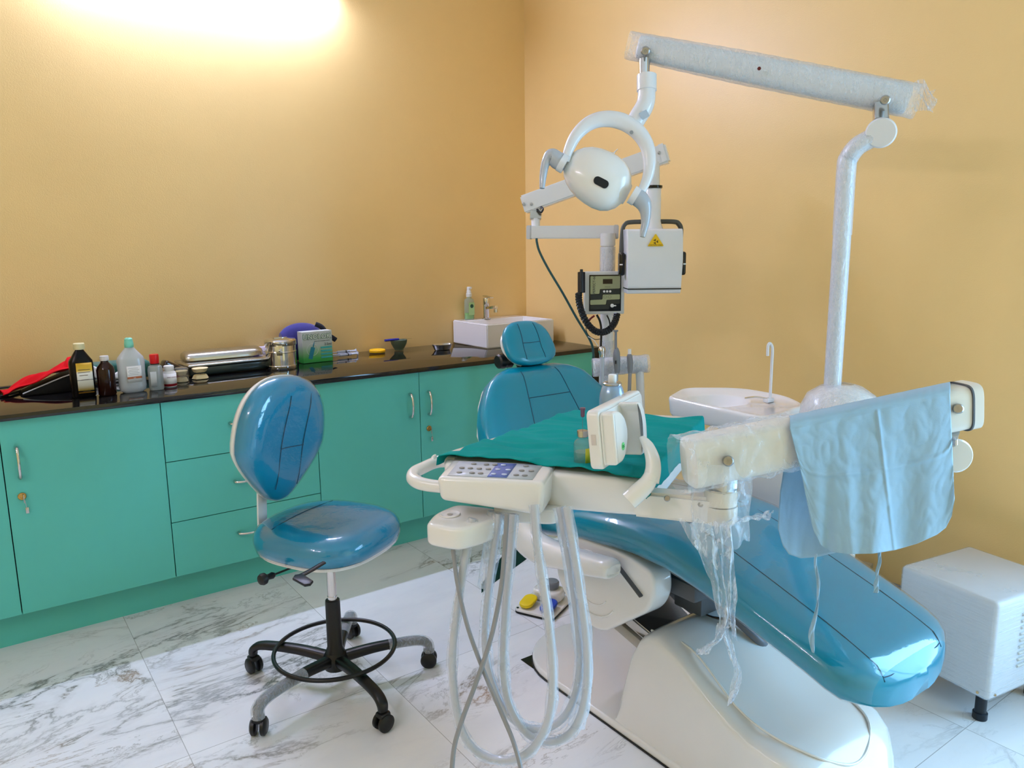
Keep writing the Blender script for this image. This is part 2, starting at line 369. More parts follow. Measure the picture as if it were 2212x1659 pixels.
# black inlays let into the marble under the chair
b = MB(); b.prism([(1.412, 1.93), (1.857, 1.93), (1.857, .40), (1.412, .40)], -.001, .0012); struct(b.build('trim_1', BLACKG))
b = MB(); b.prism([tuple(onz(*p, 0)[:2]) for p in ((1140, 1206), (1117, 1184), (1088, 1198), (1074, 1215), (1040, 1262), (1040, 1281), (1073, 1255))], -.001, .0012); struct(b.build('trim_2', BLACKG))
# tube lights: one on the back wall just above the frame, one on the left wall
LIT = emit_mat('lit_tube', (.86, .965, 1.50), 262); LIT2 = emit_mat('lit_tube_side', (.98, .955, 1.28), 125)
for o_, dx, dy, m_, lb_ in (((.99, YB, 2.60), V((1, 0, 0)), V((0, -1, 0)), LIT, 'long white tube light fixed to the wall above the counter'), ((XL, 1.1, 2.55), V((0, 1, 0)), V((1, 0, 0)), LIT2, 'tube light on the left wall, out of the picture')):
    o_ = V(o_); t = thing('tube_light', o_, lb_, 'lamp'); rm = Matrix((dx, -dy if dx.x else dy, V((0, 0, 1)))).transposed().to_4x4()
    b = MB(); b.box(o_+dy*.02+V((0, 0, .025)), (1.26, .036, .045), rot=rm, bev=.006); b.build('housing', WHITEM, t)
    b = MB(); b.tube([o_+dy*.052-dx*.6, o_+dy*.052+dx*.6], .013, 16); b.build('tube', m_, t)
    for k in (-.615, .615): b = MB(); b.box(o_+dy*.046+dx*k, (.03, .045, .04), rot=rm, bev=.005); b.build('end_cap', WHITEM, t)

# ================================================================== CABINETS AND WORKTOP
YC, YP, ZT, ZD0, ZD1 = 3.036, 3.094, .8435, .128, .822
def handle_v(x, z, parent):
    b = MB(); b.tube([(x, YC-.001, z-.052), (x, YC-.014, z-.052), (x, YC-.026, z-.03), (x, YC-.03, z), (x, YC-.026, z+.03), (x, YC-.014, z+.052), (x, YC-.001, z+.052)], [.0075, .006, .005, .005, .005, .006, .0075], 10, sub=4)
    return b.build('handle', CHROME, parent)
def handle_h(x, z, parent):
    b = MB(); b.tube([(x-.052, YC-.001, z), (x-.052, YC-.014, z), (x-.03, YC-.026, z), (x, YC-.03, z), (x+.03, YC-.026, z), (x+.052, YC-.014, z), (x+.052, YC-.001, z)], [.0075, .006, .005, .005, .005, .006, .0075], 10, sub=4)
    return b.build('handle', CHROME, parent)
def lock(x, z, parent, key=True):
    b = MB(); b.lathe([(.013, 0), (.013, .004), (.011, .006), (.006, .006), (.006, .0035)], (x, YC-.001, z), 20, axis=(0, -1, 0)); l = b.build('lock', BRASS, parent)
    if key:
        b = MB(); b.box((x+.004, YC-.012, z-.001), (.002, .016, .007)); b.box((x+.004, YC-.018, z-.006), (.003, .003, .03), bev=.001)
        b.tube([(x+.006, YC-.016, z-.012), (x+.008, YC-.016, z-.03), (x+.01, YC-.012, z-.045)], .0012, 6, sub=3)
        b.box((x+.01, YC-.011, z-.05), (.010, .002, .022), bev=.001); b.build('key', STEEL, l)
def carcass(x0, x1, c):
    b = MB(); b.box(((x0+x1)/2, (YC+.02+YB-.004)/2, (ZD0+ZD1)/2), (x1-x0-.0005, YB-.004-YC-.02, ZD1-ZD0)); b.build('carcass', LAMB, c)
    b = MB(); b.box(((x0+x1)/2, YP+.009, ZD0/2), (x1-x0, .018, ZD0)); b.build('plinth', LAM, c)
G = .0016
def door(x0, x1, parent, z0=ZD0, z1=ZD1, nm='door'):
    b = MB(); b.box(((x0+x1)/2, YC+.009, (z0+z1)/2), (x1-x0-2*G, .018, z1-z0-(.002 if nm == 'door' else 2*G)), bev=.0006, seg=1); return b.build(nm, LAM, parent)
xs = [-.44, .064, .571, 1.171, 1.664, 2.16, 2.715]
lab = ['teal base cabinet cut off by the left edge, left of the first key lock', 'wide teal cupboard under the brown bottles, key in its brass lock', 'teal three-drawer unit right behind the swivel stool',
       'teal cupboard right of the drawers, its handle at the door\'s right edge', 'teal cupboard behind the tray, key hanging in its lock beside the handle', 'teal corner cabinet under the white wash basin']
for i in range(6):
    x0, x1 = xs[i], xs[i+1]
    c = thing('base_cabinet', ((x0+x1)/2, YC, 0), lab[i], 'cabinet', 'teal base cabinets along the back wall'); carcass(x0, x1, c)
    if i == 2:
        for z0, z1 in ((.128, .348), (.348, .588), (.588, .822)):
            d = door(x0, x1, c, z0, z1, 'drawer'); handle_h(.871 if z0 < .2 else .871, (z0+z1)/2 if z0 > .2 else .252, d)
    else:
        d = door(x0, x1, c)
        if i in (1, 4): hx = x0+.045; handle_v(hx, .672, d); lock(hx-.002, .552, d)
        elif i in (0, 3): handle_v(x1-.05, .672, d)
b = MB(); b.prism(rpoly([(-.44, 3.012), (2.748, 3.012), (2.764, 3.03), (2.764, YB-.002), (-.44, YB-.002)], [0, .01, .01, 0, 0]), ZD1+.0005, ZT, .003, 2)
wt = b.build('worktop', GRANITE); solo(wt, 'polished black granite worktop running along the orange wall', 'worktop')
b = MB(); b.box((2.742, 3.34, ZD1/2), (.04, .62, ZD1), bev=.002); solo(b.build('granite_end_panel', GRANITE), 'narrow black granite upright closing the right end of the cabinets', 'panel')
# ---- wash basin
BX0, BX1, BY0, BY1, BH = 2.247, 2.700, 3.343, 3.686, .974
t = thing('wash_basin', (2.47, 3.5, ZT), 'white rectangular wash basin in the wall corner of the black worktop', 'basin')
bm = bmesh.new(); bmesh.ops.create_cube(bm, size=1)
for v in bm.verts: v.co = V(((BX0+BX1)/2+v.co.x*(BX1-BX0), (BY0+BY1)/2+v.co.y*(BY1-BY0), (ZT+BH)/2+v.co.z*(BH-ZT-.001)))
top = max(bm.faces, key=lambda f: f.calc_center_median().z)
r = bmesh.ops.inset_region(bm, faces=[top], thickness=.014); 
for v in top.verts:
    if v.co.y > 3.6: v.co.y -= .07
r = bmesh.ops.extrude_face_region(bm, geom=[top]); vs = [e for e in r['geom'] if isinstance(e, bmesh.types.BMVert)]
cc = sum((v.co for v in vs), V())/4
for v in vs: v.co = cc+(v.co-cc)*.78; v.co.z -= .095
bmesh.ops.delete(bm, geom=[top], context='FACES_ONLY')
bmesh.ops.bevel(bm, geom=list(bm.edges), offset=.005, segments=3, affect='EDGES')
b = MB(); b.bm(bm); b.build('bowl', CERAM, t)
b = MB(); fx, fy = 2.43, 3.62
b.lathe([(.026, 0), (.026, .004), (.02, .006)], (fx, fy, BH)); b.lathe([(.0165, .004), (.0165, .075), (.018, .078), (.018, .115), (.017, .118)], (fx, fy, BH))
b.box((fx, fy-.052, BH+.066), (.022, .10, .016), rot=(-.12, 0, 0), bev=.004); b.lathe([(.011, 0), (.011, .018)], (fx, fy-.096, BH+.042))
f = b.build('faucet', CHROME, t)
b = MB(); b.box((fx, fy-.02, BH+.125), (.026, .075, .006), rot=(.09, 0, 0), bev=.002); b.build('lever', CHROME, f)
# ---- soap bottle on the basin rim
sx, sy = 2.335, 3.65
t = thing('soap_dispenser', (sx, sy, BH), 'clear pump bottle of green hand soap standing on the basin rim', 'soap bottle')
def oval(b, prof, o, a, c, n=28, ex=3):
    secs = []
    for k, h in prof:
        q = []
        for i in range(n):
            th = 2*PI*i/n; q.append(V(o)+V((a*k*math.copysign(abs(math.cos(th))**(2/ex), math.cos(th)), c*k*math.copysign(abs(math.sin(th))**(2/ex), math.sin(th)), h)))
        secs.append(q)
    b.loft(secs)
b = MB(); oval(b, [(.93, 0), (1, .004), (1, .10), (.9, .112), (.45, .12), (.42, .128)], (sx, sy, BH), .028, .018); b.build('bottle_body', glass_mat('clear_pet', (225, 238, 228), fac=.25), t)
b = MB(); oval(b, [(.88, .003), (.93, .005), (.93, .036)], (sx, sy, BH), .028, .018); b.build('liquid', mat('green_soap', (120, 200, 40), .2), t)
b = MB(); b.prism(rrect(0, 0, .036, .07, .004), 0, .0006, mtx=frame((sx+.005, sy-.0185, BH+.06), (1, 0, 0), (0, 0, 1))); lb = b.build('soap_label', mat('pale_green_label', (176, 214, 150), .5), t)
b = MB(); b.lathe([(.011, 0), (.011, .0005)], (sx+.006, sy-.0192, BH+.075), 24, axis=(0, -1, 0)); b.build('emblem', mat('dark_green_print', (20, 74, 60), .5), lb)
b = MB(); b.lathe([(.015, .126), (.016, .13), (.016, .145), (.013, .148), (.013, .158), (.011, .16), (.011, .178), (.009, .182)], (sx, sy, BH)); b.tube([(sx, sy, BH+.176), (sx-.005, sy-.03, BH+.178)], .006, 10); b.build('pump', mat('clear_white_cap', (226, 226, 220), .3), t)

# ================================================================== THINGS ON THE WORKTOP
Z0 = ZT+.0005
FR = V((1, 0, 0))
def label_patch(w, h, o, m, parent, name='bottle_label', yaw=0, curve_r=0, z_up=(0, 0, 1)):
    b = MB(); xa = V((math.cos(yaw), math.sin(yaw), 0)); ya = V(z_up); nn = xa.cross(ya)
    def fn(u, v):
        x = (u-.5)*w; d = 0 if not curve_r else curve_r-math.sqrt(max(0, curve_r**2-x*x)); return V(o)+xa*x+ya*((v-.5)*h)-nn*d
    b.grid(fn, 10, 2); return b.build(name, m, parent, solid=.0004)
def cyl_label(r, z0, z1, c, a0, a1, m, parent, name='bottle_label'):
    b = MB(); b.grid(lambda u, v: V((c[0]+r*math.cos(a0+(a1-a0)*u), c[1]+r*math.sin(a0+(a1-a0)*u), z0+(z1-z0)*v)), 24, 1); return b.build(name, m, parent, solid=.0004)
# large dark peroxide bottle with a yellow and white label
c = V((.347, 3.215, Z0)); t = thing('medicine_bottle', c, 'tall dark brown bottle with cream cap and yellow label, leftmost bottle', 'bottle')
b = MB(); oval(b, [(.9, 0), (1, .005), (1, .125), (.97, .135), (.5, .165), (.34, .175), (.34, .18)], c, .040, .028, ex=3.4); b.build('bottle_body', mat('dark_brown_pet', (7, 4, 4), .3, spec=.25), t)
b = MB(); b.lathe([(.018, .177), (.019, .179), (.019, .198), (.017, .2)], c, 36); b.build('cap', mat('cream_cap', (226, 214, 164), .45), t)
LB = V((.353, 3.1862, Z0))
l = label_patch(.052, .112, LB+V((0, 0, .073)), stripes_mat('yellow_label', [(.0, (190, 130, 30)), (.02, (190, 130, 30)), (.021, (30, 26, 24)), (.026, (30, 26, 24)), (.027, (206, 168, 60)), (.045, (232, 224, 200)), (.064, (232, 226, 208)), (.065, (44, 36, 30)), (.068, (236, 232, 220)), (.092, (238, 234, 222)), (.10, (214, 178, 50)), (.13, (208, 160, 20))]), t, yaw=-.03)
b = MB()
for x, z, w in ((0, .104, .04), (0, .094, .044), (-.004, .083, .028), (0, .0665, .026), (.002, .0235, .024)): b.box(LB+V((x, -.0006, z)), (w, .0003, .0022 if z > .07 else .0012))
b.build('label_lettering', mat('faded_ink', (112, 92, 66), .6), l)
# brown bottle without label
c = V((.423, 3.195, Z0)); t = thing('medicine_bottle', c, 'round amber bottle with small white cap between dark and saline bottles', 'bottle')
b = MB(); b.lathe([(.028, 0), (.031, .004), (.031, .095), (.027, .108), (.015, .122), (.0125, .128), (.0125, .134)], c, 36); b.build('bottle_body', mat('amber_glass', (34, 9, 5), .15, spec=.4), t)
b = MB(); b.lathe([(.0145, .13), (.0155, .131), (.0155, .146), (.014, .148)], c, 36); b.build('cap', mat('greyed_white_cap', (206, 202, 196), .5), t)
# saline bottle, clear, tall and flat
c = V((.512, 3.20, Z0)); t = thing('saline_bottle', c, 'flat milky clear saline bottle with mint green cap, half full', 'bottle')
b = MB(); oval(b, [(.7, 0), (.93, .008), (1, .025), (.97, .075), (1, .12), (.92, .135), (.5, .16), (.32, .172), (.30, .188)], c, .049, .026, ex=2.6); b.build('bottle_body', glass_mat('milky_ldpe', (222, 226, 228), .15, .62), t)
b = MB(); oval(b, [(.66, .002), (.9, .009), (.95, .025), (.93, .066)], c, .049, .026, ex=2.6); b.build('liquid', glass_mat('water', (186, 196, 200), .02, .3), t)
b = MB(); b.lathe([(.015, .172), (.0165, .174), (.0165, .188), (.0155, .19), (.014, .204), (.010, .208)], c, 30); b.build('cap', mat('mint_cap', (122, 206, 180), .4), t)
LB = c+V((.005, -.0275, .072)); l = label_patch(.052, .062, LB, stripes_mat('saline_label', [(.04, (232, 230, 228)), (.054, (232, 230, 228)), (.0545, (206, 120, 78)), (.062, (206, 120, 78)), (.0625, (236, 234, 232)), (.12, (236, 234, 232))]), t, yaw=.10)
text('NS', 'label_text', PAPER, l, LB+V((0, -.0005, -.0155)), (1, .1, 0), (0, 0, 1), .007)
b = MB()
for i in range(5): b.box(LB+V((-.004+.004*(i % 2), -.0006, .022-.006*i)), (.036, .0003, .0012), rot=(0, 0, .10))
b.build('label_lettering', mat('grey_ink', (150, 150, 150), .6), l)
# clear bottle with red cap
c = V((.594, 3.19, Z0)); t = thing('solution_bottle', c, 'clear oval bottle with tall red cap, half filled, right of the saline bottle', 'bottle')
b = MB(); oval(b, [(.9, 0), (1, .005), (1, .078), (.9, .092), (.55, .098), (.5, .104)], c, .027, .020, ex=2.4); b.build('bottle_body', glass_mat('clear_bottle', (214, 222, 222), .08, .4), t)
b = MB(); oval(b, [(.86, .003), (.92, .006), (.92, .052)], c, .027, .020, ex=2.4); b.build('liquid', glass_mat('grey_liquid', (150, 160, 156), .05, .5), t)
b = MB(); b.lathe([(.0155, .102), (.0165, .104), (.017, .134), (.0155, .139)], c, 30); b.build('cap', mat('red_cap', (210, 8, 16), .35), t)
b = MB(); b.lathe([(.0172, .1), (.0172, .104)], c, 24); b.build('neck_ring', BLACKP, t)
l = label_patch(.022, .058, c+V((-.012, -.0195, .045)), mat('clear_label', (196, 200, 202), .3), t, yaw=-.15)
# white jar, zinc oxide
c = V((.650, 3.225, Z0)); t = thing('powder_jar', c, 'white plastic jar with red band reading zinc oxide', 'jar')
b = MB(); b.lathe([(.022, 0), (.025, .003), (.025, .052), (.023, .060), (.0165, .066), (.0165, .069)], c, 36); b.build('jar_body', mat('white_jar_plastic', (232, 228, 226), .4), t)
b = MB(); b.lathe([(.0185, .067), (.019, .068), (.019, .083), (.0175, .085)], c, 36); b.build('lid', PAPER, t)
l = cyl_label(.0254, Z0+.005, Z0+.055, c, PI*1.05, PI*1.95, stripes_mat('jar_label', [(.005, (176, 24, 34)), (.014, (176, 24, 34)), (.015, (236, 232, 228)), (.056, (236, 232, 228))]), t)
text('ZINC OXIDE', 'label_text', mat('brown_ink', (120, 50, 40), .6), l, c+V((.003, -.0262, .041)), (1, .0, 0), (0, 0, 1), .0062)
# dental casts
def cast(c, w, label, cup=False):
    t = thing('dental_cast', c, label, 'dental cast', 'plaster dental casts on the worktop')
    pl = mat('yellow_plaster', (226, 208, 160), .85, var=.12, vscale=60, bump=.4, bscale=90)
    for i, (z, s) in enumerate(((0, 1), (.026, -1))):
        b = MB(); secs = []
        n = 36
        for h, k in ((0, .86), (.003, 1.04), (.007, .96), (.013, .84), (.017, .72), (.018, .4)):
            q = []
            for j in range(n):
                th = 2*PI*j/n; rr = 1+.05*math.sin(5*th+i)+.03*math.sin(13*th); zz = h if s > 0 else .022-h
                if h > .012: zz += s*.0025*abs(math.sin(7*th))
                q.append(V(c)+V((w*k*rr*math.cos(th), w*.85*k*rr*math.sin(th)*(1 if math.sin(th) < 0 else .75), z+zz)))
            secs.append(q)
        b.loft(secs); b.build('upper_cast' if i else 'lower_cast', pl, t)
    if cup:
        b = MB(); b.lathe([(.024, .0), (.026, .002), (.0265, .05), (.0265, .056), (.022, .060)], c, 30); b.build('clear_cup', glass_mat('clear_cup', (232, 232, 228), .1, .12), t)
    return t
cast(V((.715, 3.315, Z0)), .0235, 'plaster dental cast inside a clear plastic cup next to the white jar', True)
cast(V((.795, 3.345, Z0)), .0315, 'plaster dental cast standing uncovered in front of the steel tray')
# flat steel instrument tray with a steel lid on it
c = V((.975, 3.53, Z0)); t = thing('instrument_box', c, 'shallow stainless steel instrument tray with domed lid lying across it', 'tray')
TR = (0, 0, .05)
b = MB(); b.box(c+V((0, -.02, .022)), (.42, .185, .040), rot=TR, bev=.008, seg=3); b.build('box_body', mat('dark_green_enamel', (26, 40, 38), .3, coat=.4), t)
b = MB(); b.box(c+V((0, -.02, .047)), (.44, .205, .012), rot=TR, bev=.005, seg=3); b.build('flat_cover', STEEL, t)
b = MB(); secs = []
for s_, k in ((-.17, .55), (-.168, .8), (-.155, .97), (-.13, 1.0), (.13, 1.0), (.155, .97), (.168, .8), (.17, .55)):
    q = []
    for j in range(16):
        a = PI*j/15; q.append(c+V((-.03+s_, .02+.062*k*math.cos(a), .058+(.038*k*math.sin(a)**.6))))
    secs.append(q)
b.loft(secs); b.build('domed_lid', STEEL, t)
b = MB(); b.tube([c+V((.17, .06, .058)), c+V((.20, .06, .070)), c+V((.215, .02, .070)), c+V((.20, -.01, .058))], .003, 8, sub=4); b.build('handle', CHROME, t)
# long dark green folded cloth with white wrappers behind the bottles
t = thing('sterile_wrap_pile', (.47, 3.56, Z0), 'dark green folded cloth with white papers heaped behind the bottles', 'cloth')
b = MB(); b.box((.47, 3.585, Z0+.0365), (.34, .12, .072), rot=(0, .0, .02), bev=.014, seg=3); b.build('folded_cloth', cloth_mat('bottle_green_cloth', (10, 84, 70)), t)
b = MB()
for i, (x, y, z, a) in enumerate(((.37, 3.50, .030, .3), (.44, 3.50, .042, -.2), (.56, 3.50, .04, .15), (.50, 3.49, .02, -.05))):
    b.grid(lambda u, v: V((x+(u-.5)*.09*math.cos(a), y+(v-.5)*.01+.008*math.sin(9*u+i), max(Z0+.002, Z0+z+(v-.5)*.05+.012*math.sin(5*u+i)))), 10, 6)
b.build('paper', PAPER, t, solid=.0006)
b = MB(); b.box((.46, 3.505, Z0+.012), (.30, .03, .012), bev=.002); b.build('steel_strip', STEEL, t)
# dark red box lying at the bottles
t = thing('dark_case', (.70, 3.42, Z0), 'small dark red and black case leaning behind the white jar', 'case')
b = MB(); b.box((.705, 3.44, Z0+.048), (.085, .05, .035), rot=(0, .5, .2), bev=.010, seg=3); b.build('cover', mat('dark_maroon_gloss', (30, 10, 14), .15, coat=.6), t)
b = MB(); b.box((.69, 3.435, Z0+.0165), (.07, .06, .033), rot=(0, 0, .2), bev=.006); b.build('case_base', mat('crimson_plastic', (160, 16, 52), .4), t)
# red cloth draped over a black pouch at the left
t = thing('instrument_pouch', (.25, 3.46, Z0), 'slanted black instrument pouch lying at the left end of the worktop', 'pouch')
b = MB(); pts = [(.155, Z0), (.345, Z0), (.352, Z0+.070), (.30, Z0+.058), (.20, Z0+.022)]
b.prism([(p[0], p[1]) for p in pts], 0, .14, .004, 2, mtx=frame((0, 3.50, 0), (1, 0, 0), (0, 0, 1))); b.build('pouch_body', mat('black_leatherette', (5, 5, 6), .6, spec=.25, bump=.3, bscale=220), t)
b = MB(); b.tube([(.162, 3.359, Z0+.010), (.20, 3.359, Z0+.024), (.30, 3.359, Z0+.060), (.35, 3.359, Z0+.072)], .0025, 6, sub=3); b.build('stitching', mat('white_thread', (190, 188, 190), .7), t)
b = MB(); b.grid(lambda u, v: V((.10+.245*u+.006*math.sin(9*v), 3.36+.16*v+.01*math.sin(7*u), Z0+.012+.095*max(0, u-.08)**.8*(1-.25*v*0)+.006*math.sin(11*u+5*v)+.005*math.sin(17*v)+(.010 if u > .9 else 0))), 40, 20)
red = b.build('red_cloth', RED, None, solid=.003); solo(red, 'crumpled red cloth thrown over the black pouch', 'cloth')
# cables at the far left
t = thing('cable', (.06, 3.45, Z0), 'black power cable snaking across the far left of the worktop', 'cable')
for pts in ([(-.1, 3.50, 0), (.0, 3.52, 0), (.08, 3.60, 0), (.16, 3.60, 0), (.17, 3.52, 0), (.12, 3.42, 0), (.03, 3.37, 0), (-.08, 3.34, 0)], [(-.12, 3.40, .0), (.0, 3.44, 0.002), (.07, 3.46, 0), (.11, 3.50, 0)]):
    b = MB(); b.tube([V(p)+V((0, 0, Z0+.004)) for p in pts], .0038, 8, sub=6); b.build('cord', BLACKP, t)
b = MB(); b.box((.02, 3.56, Z0+.018), (.05, .032, .034), rot=(0, 0, .3), bev=.005); b.build('plug_adapter', PAPER, t)
# glove pack
t = thing('glove_packet', (1.19, 3.62, Z0), 'white and purple glove packet leaning on the wall by the steel drum', 'packet')
b = MB(); b.grid(lambda u, v: V((1.105+.16*u, 3.63+.03*v-.006*math.sin(8*u), Z0+.003+.075*v+.004*math.sin(6*u+3*v))), 16, 10); b.build('packet_sleeve', mat('pale_pink_pack', (224, 206, 214), .3, coat=.6), t, solid=.012)
b = MB(); b.grid(lambda u, v: V((1.107+.030*u, 3.621+.013*v, Z0+.045+.034*v)), 4, 4); b.build('packet_corner', mat('purple_print', (92, 44, 128), .4), t, solid=.003)
b = MB(); b.grid(lambda u, v: V((1.06+.10*u, 3.485+.10*v, Z0+.004+.012*math.sin(9*u+4*v)**2)), 18, 10); solo(b.build('clear_pouch', FILMW, None, solid=.001), 'crumpled clear plastic pouch lying between tray and drum', 'pouch')
# steel sterilising drum
c = V((1.162, 3.40, Z0)); t = thing('sterilising_drum', c, 'round stainless steel drum with clasp beside the green syringe box', 'drum')
b = MB(); b.lathe([(.066, 0), (.068, .003), (.068, .018), (.066, .020), (.066, .075), (.068, .077), (.068, .081), (.066, .083), (.066, .112)], c, 48); b.build('drum_body', CHROME, t)
b = MB(); b.lathe([(.069, .108), (.070, .110), (.070, .128), (.067, .131), (.064, .136), (.040, .137), (.03, .139)], c, 48); lid = b.build('lid', CHROME, t)
b = MB(); b.box(c+V((0, 0, .1405)), (.06, .018, .003), bev=.001); b.build('handle', CHROME, lid)
a = math.atan2(-.80, -.35)
b = MB(); p = c+V((.069*math.cos(a), .069*math.sin(a), .09)); b.box(p, (.003, .026, .045), rot=(0, 0, a), bev=.001); b.lathe([(.005, 0), (.005, .006), (.002, .008)], p+V((.002*math.cos(a), .002*math.sin(a), .0)), 16, axis=(math.cos(a), math.sin(a), 0)); b.build('clasp', CHROME, t)
# syringe carton
c = V((1.365, 3.475, Z0)); wv = V((1, .03, 0)).normalized(); t = thing('syringe_carton', c, 'upright green and silver carton reading UNOLOK beside the steel drum', 'box')
CW, CH_, CD = .150, .148, .055
b = MB(); b.box(c+V((0, CD/2, CH_/2)), (CW, CD, CH_), rot=(0, 0, .03), bev=.001, seg=1)
b.build('carton_body', stripes_mat('carton_print', [(0, (36, 140, 50)), (.02, (60, 168, 60)), (.055, (150, 190, 140)), (.085, (190, 198, 190)), (.148, (196, 200, 196))]), t)
FO = c+V((0, -.0016, 0))
text('UNOLOK', 'brand_text', mat('olive_outline', (52, 96, 62), .5), t, FO+V((-.002, -.0004, .122)), wv, (0, 0, 1), .031, .0001, space=1.08, fat=.0022)
text('UNOLOK', 'brand_text', mat('pale_letter', (222, 230, 214), .5), t, FO+V((-.002, -.0014, .122)), wv, (0, 0, 1), .031, .0003, space=1.08, fat=.0004)
text('SINGLE USE HYPODERMIC SYRINGE', 'carton_text', INK, t, FO+V((.024, -.0006, .101)), wv, (0, 0, 1), .0048)
text('2.5ml', 'carton_text', INK, t, FO+V((.052, -.0006, .084)), wv, (0, 0, 1), .0165)
tq = mat('turquoise_print', (60, 168, 168), .5)
b = MB()
for i in range(4): b.box(FO+V((.043, -.0003, .069-.0155*i)), (.056, .0006, .0085), rot=(0, 0, .03))
b.build('printed_bar', tq, t)
b = MB(); b.tube([FO+V((-.026+.028*math.cos(k*PI/12), -.0004, .062+.028*math.sin(k*PI/12))) for k in range(24)], .0008, 6, closed=True); b.build('printed_ring', PAPER, t)
b = MB(); sm = frame(FO+V((-.026, -.0008, .062)), (math.cos(1.28), 0, math.sin(1.28)), (-math.sin(1.28), 0, math.cos(1.28)))
b.prism([(-.045, -.010), (.012, -.010), (.012, .010), (-.045, .010)], 0, .0004, mtx=sm); b.prism([(.012, -.003), (.02, -.003), (.045, 0), (.02, .003), (.012, .003)], 0, .0004, mtx=sm); b.build('syringe_print', mat('blue_print', (30, 128, 150), .5), t)
# navy bag behind the carton
t = thing('belt_bag', (1.33, 3.60, Z0), 'navy blue cloth bag with hanging strap behind the syringe carton', 'bag')
b = MB(); secs = []
for u in range(13):
    x = 1.235+.20*u/12; k = math.sin(PI*(u+.9)/13.8)**.16*.97; secs.append([V((x, 3.605+.045*k*math.cos(a), Z0+.093*k+.093*k*math.sin(a))) for a in [2*PI*j/20 for j in range(20)]])
b.loft(secs); b.build('bag_body', NAVY, t)
b = MB(); b.tube([(1.40, 3.575, Z0+.172), (1.43, 3.57, Z0+.155), (1.455, 3.57, Z0+.12), (1.49, 3.58, Z0+.095), (1.505, 3.585, Z0+.085)], (.018, .005) and [(.012, .004)]*5, 10, sub=5); b.build('strap', NAVYD, t)
b = MB(); b.tube([(1.43, 3.565, Z0+.13), (1.45, 3.57, Z0+.09), (1.455, 3.575, Z0+.055)], [(.012, .004)]*3, 10, sub=4); b.build('strap_end', NAVYD, t)
# loose syringes
for i, (x, y, z, a, lb_) in enumerate(((1.560, 3.575, .008, .1, 'clear syringe lying lowest and nearest in the small heap by the wall'), (1.565, 3.600, .009, -.06, 'clear syringe lying at the back of the small heap by the wall'), (1.555, 3.588, .023, .03, 'clear syringe resting on top of the small heap'))):
    t = thing('syringe', (x, y, Z0), lb_, 'syringe', 'loose syringes near the yellow lid'); d = V((math.cos(a), math.sin(a), 0)); o = V((x, y, Z0+z))
    b = MB(); b.tube([o-d*.045, o+d*.02], .0062, 12); b.build('barrel', glass_mat('clear_barrel', (220, 226, 236), .1, .45), t)
    b = MB(); b.tube([o+d*.015, o+d*.055], .004, 8); b.lathe([(.009, 0), (.009, .002)], o+d*.055, 16, axis=d); b.build('plunger', mat('white_plunger', (216, 220, 230), .4), t)
    b = MB(); b.tube([o-d*.045, o-d*.05, o-d*.085], [.0035, .0022, .0018], 8); b.build('needle_cap', mat('clear_cap', (190, 196, 206), .3), t)
    b = MB(); b.tube([o-d*.002, o+d*.004], .0066, 12); b.build('stopper', INK, t)
# yellow lid, rubber bowl, kidney dish
c = V((1.742, 3.615, Z0)); b = MB(); b.lathe([(.040, 0), (.042, .002), (.042, .011), (.039, .014), (.036, .0145), (.034, .013)], c, 40); solo(b.build('jar_lid', mat('yellow_lid', (250, 190, 16), .45)), 'round yellow lid lying flat by the rubber bowl', 'lid')
c = V((1.868, 3.615, Z0)); t = thing('mixing_bowl', c, 'dark green rubber mixing bowl on the worktop left of the basin', 'bowl')
b = MB(); b.lathe([(.024, 0), (.024, .006), (.030, .014), (.040, .034), (.045, .054), (.0425, .054), (.036, .034), (.026, .016), (.01, .012)], c, 40); b.build('bowl', GLOBE, t)
t = thing('plaster_spatula', c+V((0, 0, .054)), 'blue handled metal spatula resting across the rubber bowl', 'spatula')
b = MB(); b.tube([c+V((-.085, -.01, .058)), c+V((-.03, -.01, .0585)), c+V((-.005, -.01, .059))], [(.006, .008), (.0065, .009), (.005, .007)], 12); b.build('handle', mat('blue_handle', (34, 40, 150), .4), t)
b = MB(); b.tube([c+V((-.005, -.01, .059)), c+V((.04, -.008, .059)), c+V((.072, -.006, .055))], [(.0007, .005), (.0007, .008), (.0007, .007)], 8); b.build('blade', STEEL, t)
c = V((2.055, 3.475, Z0)); b = MB(); secs = []
for k, h in ((.72, 0), (.80, .001), (.97, .022), (1.04, .027), (1.04, .029), (.95, .026), (.78, .004), (.3, .002)):
    q = []
    for j in range(36):
        th = 2*PI*j/36; q.append(c+V((.058*k*math.cos(th), .032*k*math.sin(th)*(1-.12*math.cos(2*th))+.010*math.cos(th)**2, h)))
    secs.append(q)
b.loft(secs); solo(b.build('kidney_dish', STEEL), 'small steel kidney dish in front of the wash basin', 'dish')

